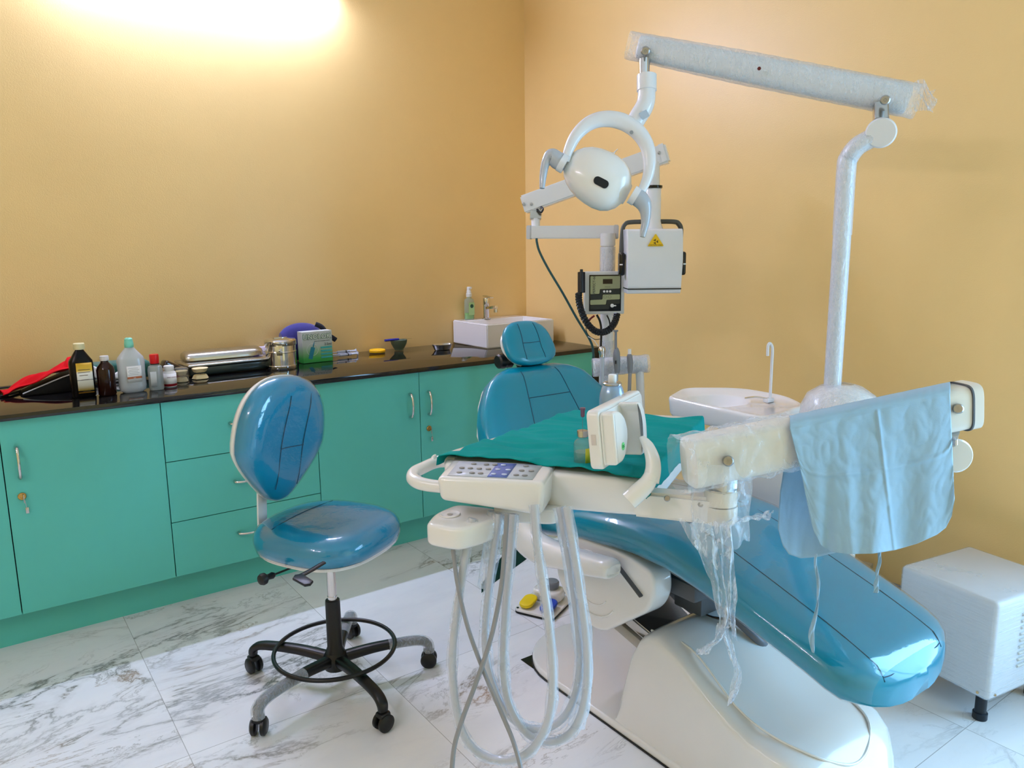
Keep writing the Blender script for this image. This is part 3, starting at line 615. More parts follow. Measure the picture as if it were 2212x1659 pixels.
# ================================================================== SWIVEL STOOL
SX, SY = .852, 2.163
t = thing('swivel_stool', (SX, SY, 0), 'teal film-wrapped swivel stool on black five-star base with foot ring', 'stool')
FN = V((.485, -.875, 0)); FT = V((.875, .485, 0)); UP = V((0, 0, 1)); SC = V((SX, SY, 0))
def sup(c, r, u, a, bt, bd, n=40, ex=2.6):
    q = []
    for j in range(n):
        th = 2*PI*j/n; x = math.copysign(abs(math.cos(th))**(2/ex), math.cos(th))*a; y = math.copysign(abs(math.sin(th))**(2/ex), math.sin(th))
        q.append(V(c)+V(r)*x+V(u)*(y*(bt if y > 0 else bd)))
    return q
def pad_outline(w0, w1, l, n=56):
    """rounded seat plan: wide rear, slightly narrower front"""
    out = []
    for j in range(n):
        th = 2*PI*j/n; c_, s_ = math.cos(th), math.sin(th); k = 2/2.7
        y = math.copysign(abs(s_)**k, s_)*l; w = w0+(w1-w0)*(y/l+1)/2; x = math.copysign(abs(c_)**k, c_)*w; out.append((x, y))
    return out
def pad(b, o, ax, ay, az, outline, prof, dish=0):
    secs = []
    for k, h in prof:
        secs.append([V(o)+ax*(x*k)+ay*(y*k)+az*(h) for x, y in outline])
    b.loft(secs)
seat_o = V((SX-.002, SY+.005, .478)); ol = pad_outline(.205, .19, .205)
prof = [(.5, .0), (.90, .0), (.965, .006), (.995, .022), (1.0, .036), (.985, .052), (.945, .066), (.86, .077), (.7, .083), (.45, .080), (.2, .077), (.02, .076)]
b = MB(); pad(b, seat_o, FT, -FN, UP, ol, prof); st = b.build('seat', TEALS, t, ang=60)
b = MB(); pad(b, seat_o-V((0, 0, .012)), FT, -FN, UP, ol, [(.88, 0), (.93, .004), (.93, .013)]); b.build('seat_pan', WHITEP, st)
b = MB(); pad(b, seat_o, FT, -FN, UP, ol, [(k*1.012, h*1.02+(.001 if h > .01 else -.004)) for k, h in prof[:-2]], 0); b.build('film_cover', gloss_film('seat_film', 7, .5, .04, .03), st, ang=60)
b = MB(); b.tube([seat_o+FT*x*.95-FN*(.10-.02*(x/.2)**2)+UP*(.0835-.004*abs(x/.2)**2) for x in [-.15+.03*i for i in range(11)]], .0016, 6); b.build('seam', SEAM, st)
# backrest: tilted pad, pear shaped
BO = V((.757, 2.325, .80)); BN = (FN*.985+UP*-.10).normalized(); BT = FT; BU = BN.cross(BT); BU = BU if BU.z > 0 else -BU; BT, BU = (BT*math.cos(.10)-BU*math.sin(.10)), (BU*math.cos(.10)+BT*math.sin(.10))
def pear(n=64):
    out = []
    for j in range(n):
        th = 2*PI*j/n; y = math.sin(th); c_ = math.cos(th); hw = .182*(1-.30*max(0, -y)**1.5+.0*y); out.append((math.copysign(abs(c_)**.82, c_)*(hw if y > -.1 else hw*(1-.42*((-y-.1)/.9)**1.2)), math.copysign(abs(y)**.86, y)*.197+(.0)))
    return out
po = pear()
bp = [(.4, 0), (.94, 0), (.985, .008), (1.0, .022), (.985, .040), (.93, .055), (.82, .064), (.6, .068), (.35, .062), (.1, .058), (.01, .058)]
b = MB(); pad(b, BO, BT, BU, BN, po, bp); bk = b.build('backrest', TEALS, t, ang=60)
b = MB(); pad(b, BO, BT, BU, BN, po, [(.5, -.022), (.86, -.020), (.96, -.012), (1.005, .002), (1.01, .010), (.99, .012)]); b.build('back_shell', WHITEP, bk)
b = MB(); pad(b, BO, BT, BU, BN, po, [(k*1.012, h*1.03+.001) for k, h in bp[2:-2]]); b.build('film_cover', gloss_film('back_film', 6, .5, .04, .03), bk, ang=60)
def onpad(x, y): 
    r_ = math.sqrt((x/.18)**2+(y/.197)**2); return BO+BT*x+BU*y+BN*(.0585+.0105*min(1, r_/.6)**1.0-(.012*max(0, r_-.72)/.28)**1)
b = MB()
for xx in (-.035, .062): b.tube([onpad(xx+.02*y_, y_*.17) for y_ in [-.85+.17*i for i in range(11)]], .0014, 6)
b.tube([onpad(-.034+.0097*i, -.02) for i in range(11)], .0014, 6); b.build('seam', SEAM, bk)
b = MB(); a0 = SC-FN*.02; pth = [a0+UP*.462, SC-FN*.15+UP*.462, SC-FN*.205+UP*.468, SC-FN*.222+UP*.50, SC-FN*.222+UP*.56, SC-FN*.215+UP*.66, SC-FN*.212+UP*.74]
b.tube([p-FT*.045 for p in pth], [(.004, .020)]*7, 12, sub=5, ex=5); b.build('back_bar', WHITEP, t)
b = MB(); b.tube([SC+UP*.27, SC+UP*.47], .0145, 24); b.tube([SC+UP*.303, SC+UP*.306], .0155, 24); b.build('gas_lift', CHROME, t)
b = MB(); b.lathe([(.030, .075), (.034, .08), (.030, .12), (.024, .135), (.023, .285), (.022, .292), (.017, .294)], SC, 32); b.lathe([(.02, .055), (.036, .062), (.04, .075), (.04, .10), (.03, .118)], SC, 28); b.build('hub', BLACKP, t)
angs = [math.atan2(.244, -.195)+i*2*PI/5 for i in range(5)]
for i, a in enumerate(angs):
    d = V((math.cos(a), math.sin(a), 0)); wr = i in (1, 3, 4)
    b = MB(); b.tube([SC+d*.02+UP*.093, SC+d*.12+UP*.104, SC+d*.22+UP*.104, SC+d*.275+UP*.098, SC+d*.300+UP*.082, SC+d*.303+UP*.062], [(.017, .019), (.015, .017), (.0135, .016), (.0125, .016), (.0125, .016), (.0115, .014)], 16, sub=5, ex=3)
    lg = b.build('leg', BLACKP, t)
    if wr:
        b = MB(); b.tube([SC+d*(.13 if i != 3 else .17)+UP*.104, SC+d*.22+UP*.104, SC+d*.275+UP*.098, SC+d*.301+UP*.082, SC+d*.304+UP*.055], [(.017, .020), (.0165, .019), (.017, .020), (.018, .021), (.019, .021)], 18, cap=False, sub=5)
        b.build('plastic_wrap', FILMW, lg)
    b = MB(); cw = V((math.cos(a+1.1*(i+1)), math.sin(a+1.1*(i+1)), 0)); cc = SC+d*.303
    for s_ in (-1, 1):
        o = cc+cw*(.006*s_); b.lathe([(.02, 0), (.0265, .003), (.0265, .012), (.02, .017)], o+UP*.027, 28, axis=cw*s_)
    b.box(cc+UP*.050, (.032, .036, .018), rot=(0, 0, math.atan2(cw.y, cw.x)), bev=.006); b.build('caster', BLACKP, t)
b = MB(); b.tube([SC+V((.188*math.cos(k*PI/32), .188*math.sin(k*PI/32), .128)) for k in range(64)], .0068, 12, closed=True); b.build('foot_ring', BLACKP, t)
kn = at(568, 1251, 2.17); kb = SC+V((-.01, -.01, .452))
b = MB(); b.tube([kn+(kb-kn)*.1, kb+(kn-kb)*.1], .0032, 8); d = (kn-kb).normalized(); b.lathe([(.006, -.03), (.010, -.022), (.008, -.008), (.012, 0), (.0165, .004), (.0175, .012), (.014, .019), (.004, .021)], kn-d*.01, 24, axis=d); b.build('tension_knob', BLACKP, t)
p0 = at(700, 1215, 2.10); p1 = at(672, 1232, 2.06); p2 = at(645, 1246, 2.02); p3 = at(676, 1264, 1.98)
b = MB(); b.tube([p0, p1, p2], [(.004, .008), (.004, .009), (.004, .010)], 10); b.prism([(0, -.014), (.052, -.013), (.060, 0), (.052, .014), (.0, .016), (-.01, 0)], -.004, .005, .003, 2, mtx=frame(p2+V((-.004, 0, 0)), (p3-p2), V((.3, .95, .1)))); b.build('lift_lever', BLACKP, t)
b = MB(); b.box(SC+V((-.01, .0, .462)), (.15, .11, .022), rot=(0, 0, math.atan2(FT.y, FT.x)), bev=.006); b.lathe([(.03, .44), (.04, .452), (.04, .462)], SC+V((-.06, .03, 0)), 24); b.build('mechanism', BLACKP, t)

# ================================================================== DENTAL CHAIR
XC = 1.632
t = thing('dental_chair', (XC, 1.4, 0), 'reclined teal dental chair with white base in the middle of the room', 'dental chair')
# base plate
pl = [(XC-.232, .62), (XC+.232, .62)] + [(XC+.232*math.cos(a), 1.78+.215*math.sin(a)) for a in [PI*k/20 for k in range(21)]]
b = MB(); b.prism([(p[0], p[1]) for p in pl], 0.0015, .026, .007, 3); b.build('base_plate', WHITEP, t)
b = MB(); b.prism([(XC+(p[0]-XC)*1.012, p[1]+(.003 if p[1] > 1 else -.003)) for p in pl], 0.0005, .005); b.build('rubber_gasket', BLACKP, t)
# hump-shaped base cover, high behind, sloping down to the rounded foot end
def cov_z(y):
    P = [(.84, .150), (.90, .190), (.96, .203), (1.04, .212), (1.12, .243), (1.20, .290), (1.27, .329), (1.33, .345), (1.37, .338), (1.41, .300), (1.45, .150), (1.475, .03)]
    for (a, za), (c_, zc) in zip(P, P[1:]):
        if a <= y <= c_: k = (y-a)/(c_-a); k = k*k*(3-2*k) if zc > .3 or za < .16 else k; return za+(zc-za)*k
    return P[0][1] if y < .84 else .03
secs = []
ys = [.800, .806, .82, .845, .88, .92, .97, 1.03, 1.09, 1.15, 1.2, 1.25, 1.29, 1.33, 1.36, 1.39, 1.42, 1.445, 1.46, 1.475]
for y in ys:
    w = .208*math.sqrt(max(.0, 1-max(0, (.99-y)/.192)**2.2)) if y < .99 else .208
    w = max(w, .012); z = cov_z(y) - .06*max(0, (.9-y)/.1)**2
    q = []
    for j in range(33):
        u = j/32; 
        if u < .22: x = -w-.016*(1-u/.22); zz = .022+(z-.06)*u/.22
        elif u > .78: x = w+.016*(u-.78)/.22; zz = .022+(z-.06)*(1-u)/.22
        else:
            a = PI*(u-.22)/.56; cx = -math.cos(a); x = w*math.copysign(abs(cx)**.55, cx); zz = z-.038+.038*abs(math.sin(a))**.55
        q.append(V((XC+x, y, max(.02, zz))))
    secs.append(q)
b = MB(); b.loft(secs); cv = b.build('base_cover', WHITEP, t, ang=50)
def cs(x, y): w = .208*math.sqrt(max(.0, 1-max(0, (.99-y)/.192)**2.2)) if y < .99 else .208; return V((XC+x, y, cov_z(y)-.06*max(0, (.9-y)/.1)**2+.0005-.010*max(0, abs(x)/w-.75)/.25))
rp = [(-.150, 1.40), (-.155, 1.25), (-.158, 1.1), (-.152, 1.0), (-.12, .91), (-.06, .87), (0, .86), (.06, .87), (.12, .91), (.152, 1.0), (.155, 1.1)]
b = MB(); b.tube([cs(x, y) for x, y in rp], .0035, 8, sub=5); b.build('moulding_line', WHITEP, cv)
# steel lift arm, rails and plates
b = MB(); bm = bmesh.new(); tp = [onz(x, y, z) for x, y, z in ((1344, 1318, .33), (1428, 1388, .27), (1512, 1352, .27), (1432, 1268, .33))]
tv = [bm.verts.new(p) for p in tp]; bv = [bm.verts.new(p-V((0, 0, .035))) for p in tp]; bm.faces.new(tv); bm.faces.new(bv[::-1])
for k in range(4): bm.faces.new((tv[k], bv[k], bv[(k+1) % 4], tv[(k+1) % 4]))
bmesh.ops.recalc_face_normals(bm, faces=bm.faces); bmesh.ops.bevel(bm, geom=list(bm.edges), offset=.004, segments=2, affect='EDGES'); b.bm(bm); b.build('lift_arm', STEEL, t)
b = MB(); b.tube([(XC-.15, 1.37, .235), (XC-.15, 1.64, .295)], [(.016, .010)]*2, 12, ex=5); b.build('rail', mat('beige_rail', (178, 170, 158), .4), t)
b = MB(); b.tube([(XC+.12, 1.37, .235), (XC+.12, 1.64, .295)], [(.016, .010)]*2, 12, ex=5); b.build('rail', DGREY, t)
b = MB(); b.box((XC+.02, 1.50, .47), (.34, .50, .05), bev=.01); b.box((XC+.05, 1.36, .40), (.20, .10, .09), bev=.004); b.box((XC, 1.72, .40), (.28, .14, .06), bev=.01); b.build('under_frame', DGREY, t)
for k, pts in enumerate(([(XC+.02, 1.28, .37), (XC+.06, 1.20, .30), (XC+.12, 1.22, .27), (XC+.20, 1.32, .34), (XC+.22, 1.40, .42)], [(XC+.05, 1.36, .36), (XC+.08, 1.26, .25), (XC+.14, 1.26, .22), (XC+.2, 1.40, .16)])):
    b = MB(); b.tube(pts, .012, 12, sub=6); b.build('hose', mat('dark_grey_hose', (104, 106, 112), .4), t)
b = MB(); b.tube([(XC-.03, 1.42, .40), (XC-.01, 1.33, .345), (XC+.03, 1.28, .335), (XC+.06, 1.25, .30)], .0035, 8, sub=6); b.build('cable', BLACKP, t)
# white rounded side plate below the seat
def yz(pts): return pts
ol2 = rpoly([(1.70, .47), (1.715, .40), (1.66, .325), (1.56, .285), (1.50, .29), (1.33, .42), (1.305, .47), (1.31, .535), (1.42, .555), (1.66, .54)], .05, 6)
b = MB(); b.prism([(p[0], p[1]) for p in ol2], -.075, 0, .012, 4, mtx=frame((XC-.245, 0, 0), (0, 1, 0), (0, 0, 1)) @ Matrix.Scale(-1, 4, (0, 0, 1)))
sp_ = b.build('side_plate', WHITEP, t)
b = MB(); b.tube([(XC-.2465, 1.545+.105*math.cos(a), .425+.095*math.sin(a)) for a in [-2.6+.2*k for k in range(22)]], .003, 8); b.tube([(XC-.2465, 1.545+.07*math.cos(a), .425+.062*math.sin(a)) for a in [-2.6+.2*k for k in range(22)]], .002, 8); b.build('pressed_ring', WHITEP, sp_)
b = MB(); b.tube([(XC-.247, 1.345, .462), (XC-.247, 1.455, .530)], [(.003, .011)]*2, 12, ex=3); b.build('slot', DGREY, sp_)
# cushion: leg rest running into the seat
def ctop(y):
    P = [(.735, .452), (.77, .490), (.84, .518), (.9, .540), (1.05, .588), (1.16, .622), (1.28, .650), (1.42, .660), (1.6, .640), (1.78, .600), (1.92, .59)]
    for (a, za), (c_, zc) in zip(P, P[1:]):
        if a <= y <= c_: return za+(zc-za)*(y-a)/(c_-a)
    return P[-1][1] if y > 1.9 else P[0][1]
def chw(y):
    if y < .84: k = (.84-y)/.108; return .222*math.sqrt(max(.02, 1-k**2.6))
    return .222+.03*min(1, (y-.84)/.7)
def cthk(y): 
    if y < .80: return .095-.04*((.80-y)/.068)**2
    return .095+.035*min(1, max(0, (y-.8)/.7))
def csec(y):
    w, z, th = chw(y), ctop(y), cthk(y); q = []; n = 48
    for j in range(n):
        a = 2*PI*j/n; c_, s_ = math.cos(a), math.sin(a)
        x = math.copysign(abs(c_)**.52, c_)*w
        if s_ >= 0: zz = z-.058+.058*s_**.62
        else: zz = z-.058-(th-.058)*abs(s_)**.6; x *= (1-.10*abs(s_)**2)
        q.append(V((XC+x, y, zz)))
    return q
ys = [.733, .736, .744, .757, .775, .80, .83, .87, .92, .98, 1.04, 1.10, 1.16, 1.22, 1.28, 1.34, 1.40, 1.46, 1.53, 1.60, 1.68, 1.76, 1.84, 1.90, 1.915]
b = MB(); b.loft([csec(y) for y in ys]); cu = b.build('seat_cushion', TEAL, t, ang=70)
def cz(x, y):
    w, z = chw(y), ctop(y); k = min(.999, abs(x)/w); c_ = k**(1/.52); s_ = math.sqrt(max(0, 1-c_*c_)); return V((XC+x, y, z-.058+.058*s_**.62))
b = MB()
for sg in (-1, 1): b.tube([cz(sg*(.122+.0*i), .752+.01*i if i < 6 else .80+(i-5)*.05) for i in range(24)], .0013, 6)
b.tube([cz(-.122+.0244*i, 1.30) for i in range(11)], .0013, 6)
b.tube([cz(-.235+.003*i if i < 30 else -.235, 1.02+.01*i) for i in range(0)] or [cz(-.122, .756), cz(-.10, .752), cz(.10, .752), cz(.122, .756)], .0013, 6)
b.build('seam', SEAM, cu)
# plastic film over the leg rest
b = MB()
def fl(y):
    w, z, th = chw(y)+.004, ctop(y)+.0022, cthk(y); q = []
    for j in range(31):
        a = PI*(-.18+1.36*j/30); c_, s_ = math.cos(a), math.sin(a); x = math.copysign(abs(c_)**.52, c_)*w
        zz = z-.058+.058*s_**.62 if s_ >= 0 else z-.058-(th-.058)*abs(s_)**.6
        q.append(V((XC+x, y, zz)))
    return q
fs = [fl(y) for y in ys[3:-3]]; b.add([p for q in fs for p in q], [(i*31+k, i*31+k+1, (i+1)*31+k+1, (i+1)*31+k) for i in range(len(fs)-1) for k in range(30)])
b.build('film_cover', gloss_film('chair_film', 5, .3, .05, .0), cu, ang=70)
# backrest plane: from (1.85,.55) upward at 58 degrees
BA = math.radians(58); BD = V((0, math.cos(BA), math.sin(BA))); BNn = V((0, -math.sin(BA), math.cos(BA))); B0 = V((XC+.003, 1.85, .55))
def bw(s_):
    P = [(-.02, .20), (.03, .235), (.12, .272), (.25, .308), (.33, .288), (.37, .270), (.414, .243), (.46, .208), (.49, .158), (.505, .11)]
    for (a, wa), (c_, wc) in zip(P, P[1:]):
        if a <= s_ <= c_: return wa+(wc-wa)*(s_-a)/(c_-a)
    return .10
secs = []
for s_ in [-.02, .0, .04, .1, .16, .22, .28, .33, .37, .40, .43, .455, .475, .49, .500, .505]:
    w = bw(s_); k = 1-.75*max(0, (s_-.44)/.065)**2 if s_ > .44 else 1
    q = []
    for j in range(48):
        a = 2*PI*j/48; c_, sn = math.cos(a), math.sin(a); x = math.copysign(abs(c_)**.55, c_)*w
        h = (.0-.045+.045*sn**.6*k) if sn >= 0 else (-.045-.05*k*abs(sn)**.6)
        h += .014*(abs(x)/.28)**2*(1 if sn > 0 else 0)
        q.append(B0+V((x, 0, 0))+BD*s_+BNn*(h+.0))
    secs.append(q)
b = MB(); b.loft(secs); bk = b.build('backrest', TEAL, t, ang=70)
def bp_(x, s_):
    w = bw(s_); k = min(.999, abs(x)/w); c_ = k**(1/.55); sn = math.sqrt(max(0, 1-c_*c_)); kk = 1-.75*max(0, (s_-.44)/.065)**2 if s_ > .44 else 1
    return B0+V((x, 0, 0))+BD*s_+BNn*(-.045+.045*sn**.6*kk+.014*(abs(x)/.28)**2+.0003)
b = MB()
for sg in (-1, 1): b.tube([bp_(sg*(.148-.075*(s_/.5)), s_) for s_ in [.06+.021*i for i in range(21)]], .0015, 6)
b.tube([bp_(-.092+.0184*i, .375-.0) for i in range(11)], .0015, 6); b.build('seam', SEAM, bk)
b = MB(); secs2 = []
for s_ in [-.02, .05, .15, .3, .4, .45, .48]:
    w = bw(s_)*.96; secs2.append([B0+V((math.copysign(abs(math.cos(a))**.6, math.cos(a))*w, 0, 0))+BD*s_+BNn*(-.085+.022*math.copysign(abs(math.sin(a))**.6, math.sin(a))) for a in [2*PI*j/32 for j in range(32)]])
b.loft(secs2); b.build('back_shell', WHITEP, bk)
# headrest, seen over the backrest
HO = V((XC+.005, 1.85, .50))+BD*.628+BNn*.012; secs = []
def hw_(v): return .104*(1-abs(v)**3.2)**.42*(1-.10*v) if abs(v) < .999 else .004
for v in [-1, -.985, -.94, -.85, -.7, -.5, -.25, 0, .25, .5, .7, .85, .94, .985, 1]:
    w = max(.02, hw_(v)); k = max(.12, (1-abs(v)**4)**.5); q = []
    for j in range(40):
        a = 2*PI*j/40; c_, sn = math.cos(a), math.sin(a); x = math.copysign(abs(c_)**.6, c_)*w
        h = .022*sn**.7*k if sn >= 0 else -.030*abs(sn)**.7*k
        if sn > 0: h -= .012*math.exp(-((v+.35)/.35)**2)*math.exp(-(x/.05)**2)
        q.append(HO+V((x, 0, 0))+BD*(v*.086)+BNn*h)
    secs.append(q)
b = MB(); b.loft(secs); hr = b.build('headrest', TEAL, t, ang=70)
def hp(x, v): w = hw_(v); c_ = min(.999, abs(x)/w)**(1/.6); sn = math.sqrt(1-c_*c_); return HO+V((x, 0, 0))+BD*(v*.086)+BNn*(.022*sn**.7*(1-abs(v)**4)**.5-.012*math.exp(-((v+.35)/.35)**2)*math.exp(-(x/.05)**2)+.0004)
b = MB()
for x0, x1 in ((-.030, -.045), (.036, .040)): b.tube([hp(x1+(x0-x1)*(v+1)/2, v) for v in [-.8+.16*i for i in range(11)]], .0012, 6)
b.tube([hp(-.037+.0075*i, -.08) for i in range(11)], .0012, 6); b.build('seam', SEAM, hr)
b = MB(); secs = [[HO+V((math.cos(a)*.098*k, 0, 0))+BD*(math.sin(a)*.082*k)+BNn*h for a in [2*PI*j/32 for j in range(32)]] for k, h in ((.7, -.042), (1.0, -.034), (1.03, -.028), (1.0, -.022))]
b.loft(secs); b.build('headrest_shell', WHITEP, hr)
b = MB(); b.tube([HO-BNn*.035-BD*.10, HO-BNn*.05-BD*.02], [(.022, .05), (.02, .04)], 16, ex=4); b.lathe([(.02, -.115), (.026, -.11), (.028, -.09), (.022, -.085), (.026, -.08), (.027, -.06), (.02, -.055)], HO-BNn*.058-BD*.035, 20, axis=(1, 0, 0)); b.build('headrest_joint', BLACKP, hr)
# armrest on the near side
b = MB(); ar = [(1.335, 1.400, .530), (1.335, 1.415, .529), (1.335, 1.50, .513), (1.335, 1.60, .498), (1.335, 1.70, .485), (1.338, 1.79, .495), (1.345, 1.86, .555), (1.355, 1.90, .64), (1.365, 1.92, .70)]
b.tube(ar, [(.012, .018), (.026, .032), (.030, .034), (.034, .034), (.042, .034), (.050, .034), (.058, .032), (.05, .03), (.03, .025)], 24, sub=6, ex=3, flat=V((0, -.55, .83))); b.build('armrest', WHITEP, t)

# ================================================================== SPITTOON UNIT
t = thing('spittoon_unit', (2.09, 1.42, 0), 'white spittoon cabinet with oval bowl beside the dental chair', 'dental unit')
b = MB(); b.prism(rrect(2.075, 1.40, .25, .40, .05, 6), .30, .80, .02, 4); b.prism(rrect(2.075, 1.42, .16, .26, .03, 5), .0, .31, .004, 2); b.build('cabinet_body', WHITEP, t)
b = MB()
so = rpoly([tuple(onz(x, y, .86)[:2]) for x, y in ((1441, 858), (1474, 838), (1600, 838), (1700, 856), (1742, 876), (1654, 905))], [.03, .05, .08, .06, .05, .06], 7); cx = sum(p[0] for p in so)/len(so); cy = sum(p[1] for p in so)/len(so)
bc = onz(1548, 860, .86)
def ring(k, z): return [V((cx+(p[0]-cx)*k, cy+(p[1]-cy)*k, z)) for p in so]
def oring(k, z):
    out = []
    for p in so:
        a = math.atan2(p[1]-cy, p[0]-cx); out.append(V((bc.x+.115*k*math.cos(a), bc.y+.105*k*math.sin(a), z)))
    return out
b.loft([ring(.88, .790), ring(.95, .794), ring(.98, .806), ring(1.0, .848), ring(1.0, .855), ring(.985, .861), ring(.95, .863), ring(.92, .858), oring(1.06, .853), oring(.98, .846), oring(.86, .822), oring(.62, .803), oring(.30, .797), oring(.06, .796)])
b.build('bowl', CERAM, t, ang=80)
b = MB(); p = onz(1660, 868, .857); b.box(p+V((0, 0, .006)), (.034, .022, .014), bev=.003); b.tube([p+V((.008, 0, .012)), p+V((.008, 0, .12)), p+V((.008, 0, .175)), p+V((.005, .004, .192)), p+V((-.002, .006, .196)), p+V((-.006, .008, .186)), p+V((-.006, .008, .155))], .0048, 12, sub=5); b.build('cup_filler', WHITEM, t)
b = MB(); b.tube([p+V((-.01, .0, .012)), p+V((-.03, .03, .016)), p+V((-.06, .05, .012))], .003, 8, sub=5); b.build('rinse_pipe', CHROME, t)

# ================================================================== OPERATING LAMP
PXX, PYY = 2.06, 1.25
t = thing('operating_lamp', (PXX, PYY, .80), 'film-wrapped overhead dental lamp on a tall white pole and jointed arm', 'lamp')
b = MB(); b.lathe([(.06, -.075), (.065, -.01), (.108, 0), (.104, .035), (.088, .066), (.055, .088), (.03, .095)], (PXX+.015, PYY-.02, .87), 40, cap=True); pb = b.build('pole_base', WHITEP, t)
b = MB(); b.lathe([(.113, 0), (.110, .035), (.094, .069), (.06, .093), (.033, .102)], (PXX+.015, PYY-.02, .87), 40, cap=False); b.build('plastic_wrap', FILMW, pb)
J = at(1903, 287, 2.10)
pth = [V((PXX, PYY, .86)), V((PXX, PYY, 1.1)), V((PXX, PYY, 1.40)), V((PXX, PYY, 1.58)), V((PXX+.004, PYY-.002, 1.61)), at(1850, 318, 2.12), at(1868, 306, 2.11), at(1885, 298, 2.105)]
b = MB(); b.tube(pth, .0225, 20, sub=5); po_ = b.build('pole', WHITEM, t)
b = MB(); b.tube(pth[2:], .0262, 20, sub=5, cap=False); b.tube(pth[:3], .0245, 20, sub=5, cap=False); b.build('plastic_wrap', FILMW, po_)
b = MB(); ax = (at(1903, 287, 1)-CP).normalized(); b.lathe([(.034, .03), (.040, .02), (.040, -.028), (.036, -.034), (.0, -.035)], J, 36, axis=ax, cap=False); b.build('elbow_joint', WHITEM, t)
b = MB(); b.tube([at(1903, 262, 2.10), at(1902, 228, 2.115)], [(.017, .019)]*2, 16, ex=6); b.build('clevis', STEEL, t)
AL, AR = at(1378, 102, 2.27), at(1962, 216, 2.12); ad = (AR-AL).normalized()
b = MB(); b.tube([AL, AL+ad*.004, AL+ad*.02, AR-ad*.02, AR-ad*.004, AR], [(.026, .024), (.032, .030), (.035, .032), (.042, .034), (.040, .032), (.034, .026)], 36, ex=2.6); arm = b.build('spring_arm', WHITEM, t)
b = MB(); n_ = 60; b.tube([AL-ad*.03+(AR-AL+ad*.055)*i/n_ for i in range(n_+1)], [(.0385+.0075*min(1, i/25)+.0005*math.sin(i*1.7), .036+.0008*math.sin(i*1.1)) for i in range(n_+1)], 40, cap=False, ex=2.5); b.build('plastic_wrap', FILMW, arm, ang=80)
b = MB(); q = at(1985, 215, 2.10)
b.grid(lambda u, v: AR+ad*(.005+.05*u)+CU*((v-.5)*.085*(1-.3*u)+.006*math.sin(6*u))+CF*(.012*math.sin(7*u+9*v)-.03), 10, 14); b.build('plastic_tail', FILMD, arm)
vd = -CF
for px, py, d_ in ((1394, 110, 2.21), (1912, 216, 2.06)):
    b = MB(); o = at(px, py, d_); b.lathe([(.013, -.02), (.013, 0), (.010, .003), (.004, .003), (.003, .001)], o, 24, axis=(CP-o)); b.build('pivot_bolt', BOLT, arm)
b = MB(); o = at(1640, 148, 2.135); b.lathe([(.0055, -.012), (.0055, .0005)], o, 6, axis=(CP-o)); b.build('hole', mat('rust_red', (88, 20, 12), .7), arm)
# neck, yoke, head, handles
b = MB(); b.tube([at(1392, 128, 2.25), at(1392, 168, 2.25)], .0155, 20); b.build('neck_rod', CHROME, t)
b = MB(); b.tube([at(1397, 163, 2.25), at(1397, 196, 2.25)], .029, 28); b.tube([at(1397, 194, 2.25), at(1396, 215, 2.25), at(1391, 232, 2.25), at(1380, 250, 2.25), at(1371, 266, 2.25)], [.0255, .0262, .027, .027, .026], 24, sub=5); nk = b.build('neck', WHITEM, t)
o = at(1392, 248, 2.218); b = MB(); b.prism([(-.012, -.011), (.012, -.011), (.012, .011), (-.012, .011)], 0, .0006, mtx=frame(o, CR*.8+CU*.45, CU*.85-CR*.45)); b.build('rating_label', mat('pale_blue_label', (176, 190, 204), .5), nk)
yk = [(1222, 350), (1228, 325), (1245, 292), (1272, 267), (1305, 257), (1342, 262), (1375, 282), (1396, 312), (1403, 345), (1400, 378), (1388, 408), (1372, 432)]
b = MB(); b.tube([at(x, y, 2.24) for x, y in yk], [(.012, .012), (.017, .015), (.020, .018), (.020, .021), (.021, .023), (.022, .024), (.022, .023), (.020, .021), (.018, .019), (.016, .016), (.013, .013), (.011, .012)], 20, sub=6, flat=CU*.2+CF, ex=2.4)
yk_ = b.build('yoke', WHITEM, t)
o = at(1364, 286, 2.222); b = MB(); b.lathe([(.0055, -.004), (.0055, .0006)], o, 20, axis=(CP-o)); b.build('maker_badge', mat('grey_badge', (150, 152, 154), .5), yk_)
HC = at(1289, 385, 2.27); hu = (at(1365, 425, 2.27)-at(1213, 347, 2.27)).normalized(); hvv = CF.cross(hu).normalized(); hvv = hvv if hvv.dot(CU) > 0 else -hvv; hd = -CF
secs = []
for u in [-1, -.985, -.94, -.85, -.7, -.5, -.25, 0, .25, .5, .7, .85, .95, .99, 1]:
    k = (1-abs(u)**2.4)**.5 if abs(u) < .999 else .05; up_ = .084*max(k, .30 if u > 0 else .34)*(1+.05*u); dn = .082*max(k, .34)*(1+.18*u)
    if abs(u) > .99: up_ *= .72; dn *= .72
    q = []
    for j in range(44):
        a = 2*PI*j/44; c_, s_ = math.cos(a), math.sin(a); dd = .062*max(k, .3)
        q.append(HC+hu*(u*.105)+hvv*((up_ if s_ > 0 else dn)*math.copysign(abs(s_)**.92, s_))+hd*(dd*math.copysign(abs(c_)**.8, c_)*(1 if c_ > 0 else .7)))
    secs.append(q)
b = MB(); b.loft(secs); hd_ = b.build('lamp_head', WHITEP, t, ang=70)
o = HC+hu*.018-hvv*.022+hd*.0605; b = MB(); b.prism(rrect(0, 0, .046, .024, .0115), -.006, .0012, .0005, 1, mtx=frame(o, hu, hvv)); b.build('dark_vent', BLACKG, hd_)
o = HC+hu*.01+hvv*.083+hd*.006; b = MB(); b.lathe([(.006, -.008), (.006, .003), (.0035, .004)], o, 12, axis=hvv); b.tube([o+hvv*.002, o+hvv*.02+hu*.006], .0015, 8); b.build('toggle_switch', CHROME, hd_)
